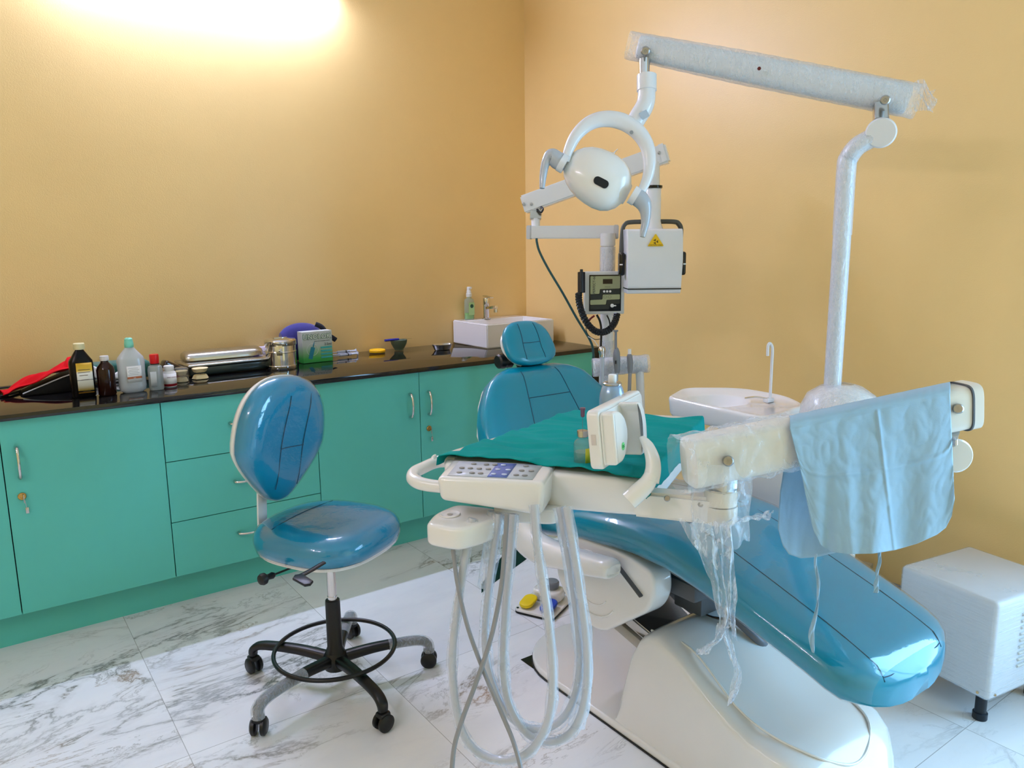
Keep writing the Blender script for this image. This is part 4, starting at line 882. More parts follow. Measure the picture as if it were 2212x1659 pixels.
for sg, pts, dd in ((-1, [(1214, 352), (1204, 346), (1192, 338), (1184, 342), (1177, 358), (1173, 382), (1171, 407)], 2.24), (1, [(1372, 424), (1382, 430), (1391, 442), (1395, 460), (1394, 482), (1390, 500), (1388, 512)], 2.24)):
    b = MB(); o = [at(x, y, dd) for x, y in pts]; d0 = (o[1]-o[0]).normalized(); b.tube([o[0]-d0*.012, o[0]+d0*.006], .0275, 24); b.build('pivot_collar', WHITEM, yk_)
    b = MB(); b.tube(o, [.025, .026, .0235, .0165, .0125, .0105, .0075], 20, sub=6); b.build('lamp_handle', LGREY, t)

# ================================================================== X-RAY STAND
QX, QY = 2.165, 2.334; DX = 3.17
t = thing('xray_stand', (QX, QY, 0), 'white dental x-ray machine on a pole stand near the wall corner', 'x-ray machine')
b = MB(); b.tube([(QX, QY, .045), (QX, QY, 1.385)], .0265, 24); b.tube([(QX, QY, 1.375), (QX, QY, 1.425)], .031, 24); b.tube([(QX, QY, .6), (QX, QY, 1.37)], .0285, 24); b.build('pole', WHITEM, t)
b = MB(); b.tube([(QX, QY, .2), (QX, QY, .99)], .0305, 24, cap=False); b.tube([(QX, QY, 1.16), (QX, QY, 1.372)], .0318, 24, cap=False); b.build('plastic_wrap', FILMW, t)
for a in (.4, 1.97, 3.54, 5.11):
    b = MB(); b.tube([(QX, QY, .05), (QX+.30*math.cos(a), QY+.30*math.sin(a), .045)], [(.018, .025)]*2, 12, ex=5); b.lathe([(.018, 0), (.018, .02)], (QX+.29*math.cos(a), QY+.29*math.sin(a)-.01, .018), 16, axis=(0, 1, 0)); b.build('foot', WHITEM, t)
hL, hR = at(1140, 502, 3.17), at(1335, 501, 3.13)
def beam(p, q, h, w, bev=.004, m=WHITEM, nm='arm', par=None, up=(0, 0, 1)):
    d = (V(q)-V(p)); L = d.length; mm = frame(V(p), d, V(up)); b = MB(); bm = bmesh.new(); bmesh.ops.create_cube(bm, size=1)
    for v in bm.verts: v.co = V((L/2+v.co.x*L, v.co.y*h, v.co.z*w))
    bmesh.ops.bevel(bm, geom=list(bm.edges), offset=bev, segments=2, affect='EDGES'); b.bm(bm, mm); return b.build(nm, m, par)
beam(at(1147, 502, 3.17), at(1327, 501, 3.13), .052, .045, .003, WHITEM, 'horizontal_arm', t)
beam(at(1139, 502, 3.172), at(1149, 502, 3.168), .056, .049, .003, mat('pale_grey_cap', (206, 204, 204), .4), 'end_cap', t)
beam(at(1325, 501, 3.13), at(1336, 501, 3.128), .056, .049, .003, mat('pale_grey_cap_b', (206, 204, 204), .4), 'end_cap', t)
b = MB(); b.tube([at(1157, 492, 3.17), at(1157, 472, 3.17)], .018, 20); b.build('pivot_post', WHITEM, t)
beam(at(1157, 474, 3.17), at(1157, 446, 3.17), .046, .036, .002, STEEL, 'pivot_block', t, up=CR)
sa = beam(at(1131, 443, 3.18), at(1441, 331, 3.02), .074, .06, .006, WHITEM, 'scissor_arm', t)
beam(at(1424, 337, 3.03), at(1443, 330, 3.018), .078, .066, .008, WHITEM, 'end_cap', sa)
for px, py, d_ in ((1148, 441, 3.14), (1424, 330, 2.995), (1131, 441, 3.14)):
    o = at(px, py, d_); b = MB(); b.lathe([(.006, -.01), (.006, .002), (.003, .004)], o, 14, axis=(CP-o)); b.build('screw', BOLT, sa)
b = MB(); b.tube([at(1160, 452, 3.14), at(1168, 459, 3.13), at(1173, 452, 3.13), at(1168, 446, 3.14)], .004, 8, sub=5); b.build('cable_loop', BLACKP, t)
b = MB(); b.tube([at(1411, 352, 3.02), at(1411, 462, 3.02)], .0255, 24); b.build('drop_tube', WHITEM, t)
b = MB(); b.tube([at(1411, 459, 3.02), at(1411, 474, 3.02)], .0175, 24); b.build('swivel', CHROME, t)
b = MB(); b.tube([at(x, y, 3.02) for x, y in ((1341, 560), (1343, 520), (1345, 496), (1350, 485), (1362, 480), (1411, 479), (1455, 479), (1466, 484), (1471, 496), (1470, 520), (1468, 560))], [(.0135, .008)]*11, 14, sub=5, flat=CF, ex=4)
b.build('yoke', mat('yoke_grey', (74, 76, 72), .45), t)
h0 = at(1408, 566, 2.97); hx = CR.copy(); hx.z = 0; hx.normalize(); hy = V((0, 0, 1)); hz = hx.cross(hy)
so2 = [(-.075, -.120), (.060, -.120), (.075, -.105), (.078, -.08), (.078, .100), (.070, .118), (.055, .126), (-.06, .128), (-.078, .118), (-.08, -.10)]
m2 = frame(h0, -hz if False else hz, hy)
b = MB(); secs = []
for xx in (-.104, -.1035, .1035, .104):
    k = .985 if abs(xx) > .1036 else 1; secs.append([h0+hx*(xx*(1-.03*(p[1] < 0)))+hz*(p[0]*k)+hy*(p[1]*k) for p in rpoly([(-.07, -.118), (.062, -.118), (.066, -.10), (.07, -.09), (.076, .02), (.062, .125), (-.07, .125)], .02, 4)])
b.loft(secs); xh = b.build('tube_head', WHITEM, t)
b = MB(); b.box(h0+hz*.0-hy*.100, (.203, .142, .004), rot=Matrix((hx, hz, hy)).transposed().to_4x4()); b.build('seam_line', BLACKP, xh)
b = MB(); o = h0+hz*.0715+hy*.078; tl = (hy*.99-hz*.13).normalized(); nz = hx.cross(tl)
b.prism(rpoly([(-.031, -.018), (.031, -.018), (0, .030)], .006), -.001, .0016, mtx=frame(o, hx, tl)); wl = b.build('warning_label', mat('yellow_label_print', (236, 190, 12), .5), xh)
text('CAUTION X-RAY', 'warning_text', INK, wl, o+nz*.0018-tl*.0138, hx, tl, .0066)
b = MB()
for a in (0, 2.09, 4.19): b.prism([(.002, -.001), (.009, -.006), (.009, .006), (.002, .001)], 0, .0003, mtx=frame(o+nz*.0018-tl*.001, hx*math.cos(a)+tl*math.sin(a), tl*math.cos(a)-hx*math.sin(a)))
b.build('warning_symbol', mat('brown_print', (110, 84, 10), .6), wl)
for sg in (-1, 1):
    b = MB(); b.box(h0+hx*(.1175*sg)-hy*.006, (.022, .05, .090), rot=Matrix((hx, hz, hy)).transposed().to_4x4(), bev=.009, seg=3); k = b.build('side_clamp', BLACKG, xh)
    b = MB(); b.box(h0+hx*(.122*sg)-hy*.008+hz*.0255, (.011, .001, .005), rot=Matrix((hx, hz, hy)).transposed().to_4x4()); b.build('mark', PAPER, k)
c0 = h0-hz*.03+hx*.004
b = MB(); b.lathe([(.045, .12), (.036, .14), (.032, .155), (.0315, .285), (.03, .287)], c0, 32, axis=hy); cn = b.build('cone', WHITEM, xh)
b = MB(); b.lathe([(.033, .278), (.036, .280), (.036, .289), (.031, .290)], c0, 32, axis=hy); b.build('cone_rim', BLACKG, cn)
# control box
o = at(1306, 633, 3.05); mR = Matrix((hx, hz, hy)).transposed().to_4x4()
b = MB(); b.box(o-hz*.03, (.158, .060, .168), rot=mR, bev=.004); cb = b.build('control_box', mat('box_grey_white', (204, 204, 200), .4), t)
po3 = o+hx*.002+hz*.0005
b = MB(); b.prism(rrect(0, 0, .127, .144, .002), 0, .001, mtx=frame(po3, hx, hy)); pn = b.build('control_panel', BLACKG, cb)
LIM = mat('olive_print', (158, 162, 122), .5); DKP = mat('dark_green_black', (34, 40, 38), .4)
def pp(pts, m, nm, dz, r=.004):
    b = MB(); b.prism(rpoly([((p[0]-.5)*.118, (.5-p[1])*.134) for p in pts], r), 0, .0004, mtx=frame(po3+hz*dz, hx, hy)); return b.build(nm, m, pn)
pp([(0, 0), (1, 0), (1, .37), (.32, .38), (.31, .52), (0, .53)], LIM, 'upper_field', .0011)
pp([(0, .545), (.33, .535), (.34, .395), (1, .385), (1, .525), (.40, .53), (.39, .68), (0, .685)], DKP, 'upper_band', .0011)
pp([(0, .70), (.41, .69), (.42, .545), (1, .54), (1, .69), (.55, .70), (.53, .84), (0, .845)], LIM, 'lower_field', .0011)
pp([(0, .86), (.55, .855), (.56, .71), (1, .705), (1, .82), (.66, .83), (.64, .97), (0, .975)], DKP, 'lower_band', .0011)
pp([(.42, .09), (.74, .09), (.74, .23), (.42, .23)], mat('display_dark_red', (24, 8, 10), .15), 'display', .0016, .001)
text('PERFECT-66', 'panel_text', INK, pn, po3+hz*.0017+hx*-.044+hy*.033, hy, -hx, .0135)
text('TIME IN SEC', 'panel_text', INK, pn, po3+hz*.0017+hx*.009+hy*.024, hx, hy, .0042)
for i in range(3):
    b = MB(); b.lathe([(.0045, 0), (.0045, .0006), (.002, .0006), (.002, .0002)], po3+hz*.0015+hx*(-.004+.012*i)+hy*.0065, 20, axis=hz); b.build('button', PAPER, pn)
for i in range(2):
    b = MB(); b.tube([po3+hz*.0016+hx*(.000+.018*i+.0065*math.cos(a))+hy*(-.0155+.005*math.sin(a)) for a in [2*PI*k/20 for k in range(20)]], .0004, 6, closed=True); b.build('button', INK, pn)
b = MB(); b.lathe([(.0075, 0), (.007, .006), (.004, .007)], po3+hz*.0015+hx*.028+hy*-.050, 24, axis=hz); b.box(po3+hz*.006+hx*.036+hy*-.050, (.016, .006, .005), rot=mR, bev=.002); b.build('knob', PAPER, pn)
b = MB(); b.tube([at(1256, 632, 3.0), at(1256, 588, 3.0)], [(.013, .012)]*2, 14, ex=4); b.tube([at(1256, 589, 3.0), at(1256, 582, 3.0)], .006, 12); b.build('hand_switch', BLACKP, t)
cc_ = [(1250, 634), (1251, 652), (1257, 675), (1268, 698), (1284, 714), (1300, 718), (1316, 712), (1328, 696), (1333, 678)]
P, _ = smooth([at(x, y, 3.0) for x, y in cc_], [0]*9, 40); hel = []
for i, p in enumerate(P):
    d = (P[min(i+1, len(P)-1)]-P[max(0, i-1)]).normalized(); a_ = d.cross(CF).normalized(); b_ = d.cross(a_); th = i*1.15; hel.append(p+a_*(.0105*math.cos(th))+b_*(.0105*math.sin(th)))
b = MB(); b.tube(hel, .0042, 5); b.build('coiled_cord', BLACKP, t)
b = MB(); b.tube([at(x, y, 3.12) for x, y in ((1159, 515), (1160, 525), (1166, 545), (1185, 582), (1215, 632), (1245, 686), (1266, 720), (1276, 738), (1281, 756), (1284, 800))], .0048, 8, sub=5); b.build('green_hose', mat('dark_teal_hose', (28, 72, 76), .4), t)
for pts, r, m in (([(1289, 680), (1296, 694), (1299, 715), (1298, 750), (1298, 800)], .0045, BLACKP), ([(1311, 681), (1316, 692), (1318, 704)], .003, BLACKP), ([(1282, 683), (1272, 690), (1266, 706), (1267, 716), (1273, 726), (1285, 733), (1297, 732)], .0016, INK), ([(1284, 682), (1276, 688), (1272, 694)], .004, mat('red_wire', (120, 12, 10), .5)), ([(1270, 727), (1282, 734), (1292, 748)], .0018, PAPER)):
    b = MB(); b.tube([at(x, y, 3.06) for x, y in pts], r, 8, sub=5); b.build('wire', m, t)

# ================================================================== ASSISTANT INSTRUMENT HOLDER
t = thing('instrument_holder', (2.06, 2.10, .70), 'white cylindrical instrument holder behind the dental chair backrest', 'holder')
hl, hr_ = at(1282, 794, 2.98), at(1397, 785, 2.98); hdv = (hr_-hl).normalized()
b = MB(); b.tube([hl, hl+hdv*.004, hr_-hdv*.004, hr_], [.029, .033, .033, .029], 28); hb = b.build('holder_bar', WHITEM, t)
b = MB(); b.tube([hl+(hr_-hl)*(i/14)-hdv*.004 for i in range(15)]+[hr_+hdv*.008], [.0355+.0015*math.sin(i*1.9) for i in range(16)], 24, cap=False); b.build('plastic_wrap', FILMW, hb)
b = MB(); b.tube([at(1382, 800, 2.98), at(1384, 860, 2.98), at(1384, 1010, 2.98)], .016, 18); b.tube([at(1384, 1005, 2.98), V((2.13, 1.62, .62))], .016, 18); b.build('support_tube', WHITEM, t)
for px, pts, m in ((1300, [(1300, 748, .006), (1300, 752, .013), (1300, 758, .014), (1301, 766, .010), (1301, 772, .009)], 'suction_handpiece'), (1331, [(1330, 713, .009), (1330, 716, .010), (1330, 719, .005), (1330, 750, .0055), (1331, 753, .008), (1332, 762, .0125), (1332, 775, .014), (1333, 796, .011), (1333, 806, .009)], 'syringe_handpiece'), (1360, [(1360, 765, .007), (1360, 770, .0105), (1361, 782, .0115), (1361, 796, .010), (1361, 806, .0075)], 'suction_handpiece')):
    h = thing(m, at(px, 800, 2.90), {1300: 'grey metal-headed handpiece, leftmost on the white holder bar', 1331: 'tallest grey handpiece standing in the middle of the holder bar', 1360: 'grey handpiece with white tip, rightmost on the holder bar'}[px], 'handpiece', 'handpieces on the instrument holder')
    b = MB(); b.tube([at(x, y, 2.90) for x, y, r in pts], [r for x, y, r in pts], 18, sub=4); b.build('handpiece_body', GREYP if px != 1300 else STEEL, h)
    if px == 1360: b = MB(); b.tube([at(1360, 754, 2.90), at(1360, 767, 2.90)], .0065, 14); b.build('tip', PAPER, h)
    if px == 1331: b = MB(); b.tube([at(1330, 779, 2.885), at(1330, 786, 2.885)], .003, 8); b.build('trigger', INK, h)
    b = MB(); b.tube([at(px+1, 771 if px == 1300 else 800, 2.90), at(px, 830, 2.90), at(px-2, 880, 2.91), at(px-4, 960, 2.93), V((2.09, 1.9, .52)), V((2.12, 1.62, .45))], .0085 if px == 1300 else .007, 12, sub=5); b.build('hose', LGREY if px != 1360 else HOSED, h)

# ================================================================== INSTRUMENT TRAY (DELIVERY UNIT)
TZ = .930
t = thing('instrument_tray', (1.15, 1.25, TZ-.08), 'white delivery tray with keypad, viewer and hanging hoses on a film-wrapped arm', 'instrument tray')
P2 = lambda pts, z: [tuple(onz(x, y, z)[:2]) for x, y in pts]
tb = P2([(960, 1000), (1130, 1010), (1196, 1022), (1340, 1033), (1400, 1036), (1500, 925), (1512, 905), (1470, 897), (1255, 887), (960, 975)], TZ)
b = MB(); b.prism(rpoly(tb, [.01, .01, .01, .03, .03, .03, .03, .03, .03, .03], 5), TZ-.076, TZ, .010, 4); tr = b.build('tray_body', WHITEP, t)
b = MB(); o = [onz(x, y, TZ-.03) for x, y in ((1255, 1050), (1256, 1057), (1257, 1064), (1258, 1071))]
# control box with keypad
q = [onz(x, y, .937) for x, y in ((942, 1031), (1176, 1043), (1204, 1001), (975, 992))]
bm = bmesh.new(); cxy = sum(q, V())/4
topv = [bm.verts.new(p) for p in q]
zb = [.888, .868, .868, .885]; botv = [bm.verts.new(V((cxy.x+(p.x-cxy.x)*.95, cxy.y+(p.y-cxy.y)*.95, z))) for p, z in zip(q, zb)]
bm.faces.new(topv); bm.faces.new(botv[::-1])
for i in range(4): j = (i+1) % 4; bm.faces.new((topv[i], botv[i], botv[j], topv[j]))
bmesh.ops.recalc_face_normals(bm, faces=bm.faces); bmesh.ops.bevel(bm, geom=list(bm.edges), offset=.011, segments=4, affect='EDGES', profile=.5)
b = MB(); b.bm(bm); kb_ = b.build('control_box', WHITEP, t)
def bil(u, v, z=0): return (q[0]*(1-u)+q[1]*u)*(1-v)+(q[3]*(1-u)+q[2]*u)*v+V((0, 0, z))
def patch(u0, u1, v0, v1, z, m, nm, par, sh=0):
    b = MB(); b.grid(lambda a, c: bil(u0+(u1-u0)*a+sh*c, v0+(v1-v0)*c, z), 4, 4); return b.build(nm, m, par, solid=.0006)
kp = patch(.09, .88, .10, .88, .0006, mat('keypad_grey', (196, 200, 206), .35), 'keypad', kb_)
patch(.46, .64, .12, .86, .0012, mat('keypad_blue', (92, 110, 176), .4), 'blue_field', kp)
KG = mat('key_grey', (150, 146, 140), .45); KB = mat('key_pale', (206, 214, 236), .4); kr = .0058
n_key = 0
for v, us in ((.26, (.18, .30, .38, .50, .60, .71, .79)), (.5, (.17, .25, .335, .42, .51, .605, .73, .82)), (.74, (.25, .37, .45, .53, .74))):
    for u in us:
        c_ = bil(u, v, .0022); ex_ = (q[1]-q[0]).normalized(); ey_ = (q[3]-q[0]).normalized()
        b = MB(); b.add([c_+ex_*(.0056*math.cos(a))+ey_*(.0046*math.sin(a)) for a in [2*PI*k/20 for k in range(20)]], [tuple(range(20))]); b.build('key', KB if .46 < u < .64 else KG, kp, solid=.0012)
        b = MB(); b.add([c_+V((0, 0, .0008))+ex_*(.0018*math.cos(a))+ey_*(.0018*math.sin(a)) for a in [2*PI*k/8 for k in range(8)]], [tuple(range(8))]); 
# left grab handle
b = MB(); hz_ = .912; b.tube([onz(x, y, z) for x, y, z in ((958, 1052, .905), (925, 1048, .906), (903, 1042, .908), (891, 1032, .910), (896, 1020, .913), (915, 1010, .916), (935, 1001, .919), (955, 996, .922), (985, 998, .922))], [.012, .0125, .013, .013, .0125, .012, .012, .013, .012], 18, sub=6, ex=2.4); b.build('grab_handle', WHITEP, t)
b = MB(); b.tube([onz(936, 998, .922), onz(938, 988, .932), onz(941, 983, .938)], [.009, .006, .002], 12, sub=3); b.build('handle_tip', WHITEP, t)
# handpiece holder below the tray
b = MB(); hp_ = P2([(952, 1118), (968, 1103), (990, 1094), (1060, 1102), (1200, 1112), (1180, 1130), (1040, 1150), (985, 1160), (935, 1150), (930, 1140)], .840)
b.prism(rpoly(P2([(917, 1133), (938, 1108), (985, 1088), (1062, 1096), (1110, 1104), (1050, 1130), (990, 1146)], .85), .022, 6), .806, .851, .010, 4); ho = b.build('handpiece_holder', WHITEP, t)
b = MB(); o = onz(972, 1111, .8515); b.lathe([(.0215, 0), (.020, .002), (.014, -.0005), (.008, -.001), (.006, -.001)], o, 28, cap=False); b.build('holder_cup', WHITEP, ho)
b = MB(); b.lathe([(.0055, 0), (.0055, .001), (.004, .001)], o, 16); b.build('cup_screw', STEEL, ho)
b = MB(); b.prism(rpoly(P2([(1060, 1100), (1200, 1106), (1230, 1090), (1150, 1080), (1080, 1085)], .86), .02, 4), .832, .862, .006, 3); b.build('under_plate', WHITEP, t)
# x-ray viewer slab
v1, v2 = at(1296, 960, 1.41), at(1388, 905, 1.615); v1.z = 1.025; v2.z = 1.030; vx = (v2-v1); vx.z = 0; VL = vx.length; vx.normalize(); vn = V((vx.y, -vx.x, 0)); vn = vn if vn.dot(CP-v1) > 0 else -vn
tilt = .10; vup = (V((0, 0, 1))*math.cos(tilt)-vn*math.sin(tilt)).normalized(); vnn = vx.cross(vup); vnn = vnn if vnn.dot(vn) > 0 else -vnn
mvw = Matrix((vx, vup, vx.cross(vup))).transposed().to_4x4(); sgn = 1 if vx.cross(vup).dot(vnn) > 0 else -1
mm = mvw.copy(); mm.translation = v1
b = MB(); b.prism([(p[0], p[1]) for p in rrect(VL/2, 0, VL, .112, .012, 5)], -.024*sgn, 0, .004, 3, mtx=mm); vw = b.build('viewer', WHITEP, t)
b = MB(); b.prism(rrect(VL/2+.0, 0, VL-.012, .100, .01, 5), 0, .004*sgn, .0015, 2, mtx=mm); b.build('back_cover', WHITEP, vw)
b = MB(); b.prism(rpoly([(.010, .050), (.010, -.049), (.045, -.049), (.062, -.038), (.078, -.012), (.080, .008), (.070, .032), (.050, .046), (.034, .050)], [.006, .006, .01, .02, .02, .02, .02, .02, .01], 5), .003*sgn, .026*sgn, .006, 4, mtx=mm, bevb=False); b.build('back_bulge', WHITEP, vw)
b = MB(); b.prism(rpoly([(.098, .052), (.124, .052), (.140, .034), (.148, .004), (.144, -.030), (.130, -.052), (.104, -.052), (.116, -.030), (.121, .0), (.116, .030)], [.006, .01, .02, .02, .02, .006, .006, .02, .02, .02], 4), .003*sgn, .040*sgn, .004, 3, mtx=mm, bevb=False); b.build('back_fin', WHITEP, vw)
b = MB(); o = v1+vx*.046+vup*-.020+vnn*.0265; b.add([o+vx*(.0075*math.cos(a))+vup*(.0075*math.sin(a)) for a in [2*PI*k/20 for k in range(20)]], [tuple(range(20))]); b.build('green_sticker', mat('green_sticker', (120, 224, 140), .6), vw, solid=.0006)
text('QC', 'sticker_text', mat('green_ink', (30, 140, 70), .6), vw, o+vnn*.0006, vx if vx.cross(vup).dot(vnn) > 0 else -vx, vup, .007)
b = MB(); o = v1-vx*.0005-vnn*.012+vup*.002; b.box(o, (.002, .010, .020), rot=Matrix((vx, vnn, vup)).transposed().to_4x4(), bev=.0008); b.build('switch', mat('switch_beige', (206, 196, 188), .5), vw)
b = MB(); b.tube([at(1386, 944, 1.47), at(1399, 962, 1.46), at(1409, 988, 1.45), at(1411, 1014, 1.445), at(1405, 1040, 1.44)], [(.003, .006), (.008, .011), (.0105, .013), (.012, .014), (.014, .015)], 18, sub=6, ex=3.2); b.tube([at(1408, 1024, 1.44), at(1398, 1044, 1.44), at(1380, 1062, 1.44), at(1358, 1082, 1.44)], [.013, .016, .018, .018], 22, sub=6); b.build('viewer_bracket', WHITEP, t)
# support box and wrapped pivot
beam(at(1557, 1100, 1.452), at(1372, 1082, 1.52), .052, .044, .006, WHITEP, 'support_beam', t)
sb = t.children[-1]
for px, py in ((1441, 1077), (1514, 1089)):
    b = MB(); o = at(px, py, 1.445); b.lathe([(.006, -.01), (.006, .0), (.0045, .002), (.002, .002), (.002, 0)], o, 16, axis=(CP-o)); b.build('screw', BOLT, t)
KX, KY = at(1557, 1060, 1.45)[:2]
b = MB(); b.tube([(KX, KY, .858), (KX, KY, .862), (KX, KY, .893)], [.028, .032, .032], 32); b.tube([(KX, KY, .895), (KX, KY, .925)], .0305, 32); b.build('pivot', mat('ivory_plastic', (222, 214, 198), .35), t)
b = MB(); b.tube([(KX, KY, .922), (KX, KY, .97)], [(.024, .026)]*2, 24, ex=5); b.tube([(KX, KY, .924), (KX, KY, .927)], .0315, 24); b.build('pivot_core', STEEL, t)
SL, SR = at(1484, 1000, 1.42), at(2098, 872, 1.56); sd = (SR-SL).normalized(); su = V((0, 0, 1)); su = (su-sd*su.dot(sd)).normalized()
b = MB(); b.tube([SL, SL+sd*.004, SL+sd*.015, SR-sd*.03, SR-sd*.028, SR-sd*.004, SR], [(.040, .026), (.046, .032), (.047, .034), (.045, .034), (.0475, .036), (.0475, .036), (.043, .030)], 36, flat=su, ex=4.5); am = b.build('spring_arm', mat('ivory_white', (226, 220, 208), .3, coat=.4), t)
b = MB(); b.tube([SR-sd*.031, SR-sd*.027], [(.0485, .037)]*2, 36, flat=su, ex=4.5); b.build('end_band', DGREY, am)
for px, py, d_ in ((1573, 996, 1.385), (2070, 883, 1.50)):
    o = at(px, py, d_); b = MB(); b.lathe([(.010, -.016), (.010, 0), (.008, .004), (.003, .004), (.003, .002)], o, 20, axis=(CP-o)); b.build('pivot_bolt', BOLT, am)
def nz(p, s, k): return k*noise.noise(V(p)*s)
b = MB(); N = 46; Mm = 40
b.grid(lambda u, v: (lambda c, a: c+su*math.copysign(abs(math.cos(a))**.6, math.cos(a))*(.053+.010*noise.noise(V((u*9, math.cos(a)*2.2, math.sin(a)*2.2))))+sd.cross(su)*math.copysign(abs(math.sin(a))**.6, math.sin(a))*(.040+.008*noise.noise(V((u*11, math.cos(a)*3+5, math.sin(a)*3)))))(SL+sd*(-.02+.245*u), 2*PI*v), N, Mm)
b.build('plastic_bag', FILMT, t, ang=80)
b = MB(); kc = V((KX, KY, 0))
b.grid(lambda u, v: (lambda a, z: kc+V((math.cos(a)*(.050+.022*noise.noise(V((z*14, math.cos(a)*1.6, math.sin(a)*1.6)))+.02*(1-u)), math.sin(a)*(.046+.02*noise.noise(V((z*12+4, math.cos(a)*1.6, math.sin(a)*1.6)))), z)))(2*PI*v, .985-.165*u+.012*noise.noise(V((math.cos(2*PI*v)*2, math.sin(2*PI*v)*2, 3)))*u), 34, 40)
b.build('plastic_bag', FILMT, t, ang=80)
for pts, w in (([(1500, 1125, 1.40), (1525, 1180, 1.40), (1548, 1250, 1.40), (1562, 1320, 1.40), (1566, 1370, 1.40), (1585, 1420, 1.40), (1592, 1470, 1.40), (1574, 1520, 1.40)], [.030, .022, .012, .012, .007, .006, .008, .003]), ([(1560, 1130, 1.40), (1570, 1200, 1.40), (1578, 1280, 1.40), (1583, 1350, 1.40), (1588, 1380, 1.40)], [.016, .014, .010, .006, .003]), ([(1565, 1350, 1.40), (1545, 1385, 1.39), (1520, 1405, 1.39), (1505, 1410, 1.39)], [.009, .008, .006, .002]), ([(1560, 1140, 1.41), (1600, 1120, 1.42), (1640, 1118, 1.43), (1665, 1105, 1.44)], [.012, .02, .016, .006])):
    P, W_ = smooth([at(*p) for p in pts], w, 6); b = MB()
    def fs_(u, v):
        i = min(len(P)-1, int(u*(len(P)-1)+.5)); s_ = (v-.5)*2; return P[i]+CR*(s_*W_[i])+CF*(.006*math.sin(s_*5+i*.5)+.004*math.sin(i*.9))+CU*(.004*math.sin(s_*6+i))
    b.grid(fs_, len(P)-1, 10); b.build('plastic_strip', FILMD, t, ang=80)
b = MB(); q0 = at(2068, 985, 1.62); q1 = V((2.02, 1.20, .86)); dd = (q1-q0).normalized()
b.tube([q0, q0+dd*.004, q0+dd*.02, q1], [.032, .036, .036, .034], 32); b.build('link_arm', WHITEP, t)
b = MB(); b.tube([at(2062, 886, 1.56), at(2062, 960, 1.58)], .006, 10); b.build('link_rod', STEEL, t)
b = MB(); b.tube([SR-sd*.055-su*.04, q0+dd*.05+V((0, 0, .02))], [(.018, .020)]*2, 14, ex=5); b.build('rear_pivot', STEEL, t)
# hoses
def hose(pts, r, m, nm='hose', par=t, filmr=0, lab=None):
    P, _ = smooth([at(*p) for p in pts], [r]*len(pts), 7); b = MB(); b.tube(P, r, 12); h = b.build(nm, m, par)
    if lab: h['label'] = lab
    if filmr:
        b = MB(); b.tube(P, [filmr*(1+.10*math.sin(i*.9)+.08*math.sin(i*.37)) for i in range(len(P))], 14, cap=False); b.build('film_sleeve', FILMT, h, ang=80)
    return h
hose([(1022, 1120, 1.50), (1008, 1180, 1.50), (990, 1300, 1.50), (978, 1400, 1.50), (980, 1490, 1.50), (998, 1580, 1.49), (1035, 1627, 1.48), (1085, 1643, 1.46), (1135, 1630, 1.44), (1170, 1590, 1.43), (1190, 1530, 1.42), (1194, 1450, 1.42), (1186, 1350, 1.42), (1172, 1250, 1.43), (1160, 1170, 1.44), (1154, 1090, 1.45)], .0075, HOSE, filmr=.0105)
hose([(1078, 1110, 1.52), (1068, 1180, 1.52), (1054, 1290, 1.52), (1048, 1390, 1.52), (1062, 1470, 1.51), (1095, 1540, 1.50), (1140, 1572, 1.49), (1190, 1570, 1.48), (1228, 1535, 1.47), (1250, 1470, 1.47), (1252, 1390, 1.47), (1240, 1280, 1.47), (1224, 1180, 1.47), (1208, 1095, 1.48)], .0072, HOSE, filmr=.0125)
hose([(1108, 1110, 1.50), (1102, 1200, 1.50), (1092, 1320, 1.50), (1088, 1440, 1.50), (1100, 1520, 1.49), (1135, 1580, 1.48), (1180, 1602, 1.47), (1225, 1590, 1.46), (1255, 1545, 1.45), (1268, 1470, 1.45), (1266, 1380, 1.45), (1252, 1270, 1.45), (1238, 1180, 1.45), (1224, 1095, 1.46)], .0075, HOSE, filmr=.0115)
hose([(1068, 1105, 1.535), (1056, 1200, 1.535), (1046, 1270, 1.53)], .0145, FILMW, 'film_sleeve')
hose([(1216, 1100, 1.49), (1232, 1200, 1.48), (1250, 1330, 1.48), (1262, 1420, 1.47), (1258, 1500, 1.47), (1245, 1570, 1.46)], .017, FILMT, 'film_sleeve')
hose([(975, 1155, 1.49), (980, 1200, 1.49), (990, 1270, 1.48), (1012, 1360, 1.47), (1045, 1450, 1.46), (1083, 1540, 1.44), (1108, 1600, 1.42), (1126, 1665, 1.40), (1135, 1740, 1.38)], .0042, HOSED, 'thin_hose')
hose([(1095, 1110, 1.47), (1090, 1190, 1.47), (1081, 1280, 1.465), (1060, 1380, 1.46), (1030, 1470, 1.45), (1000, 1550, 1.44), (982, 1610, 1.43), (976, 1670, 1.42), (975, 1740, 1.41)], .0046, HOSED, 'thin_hose')
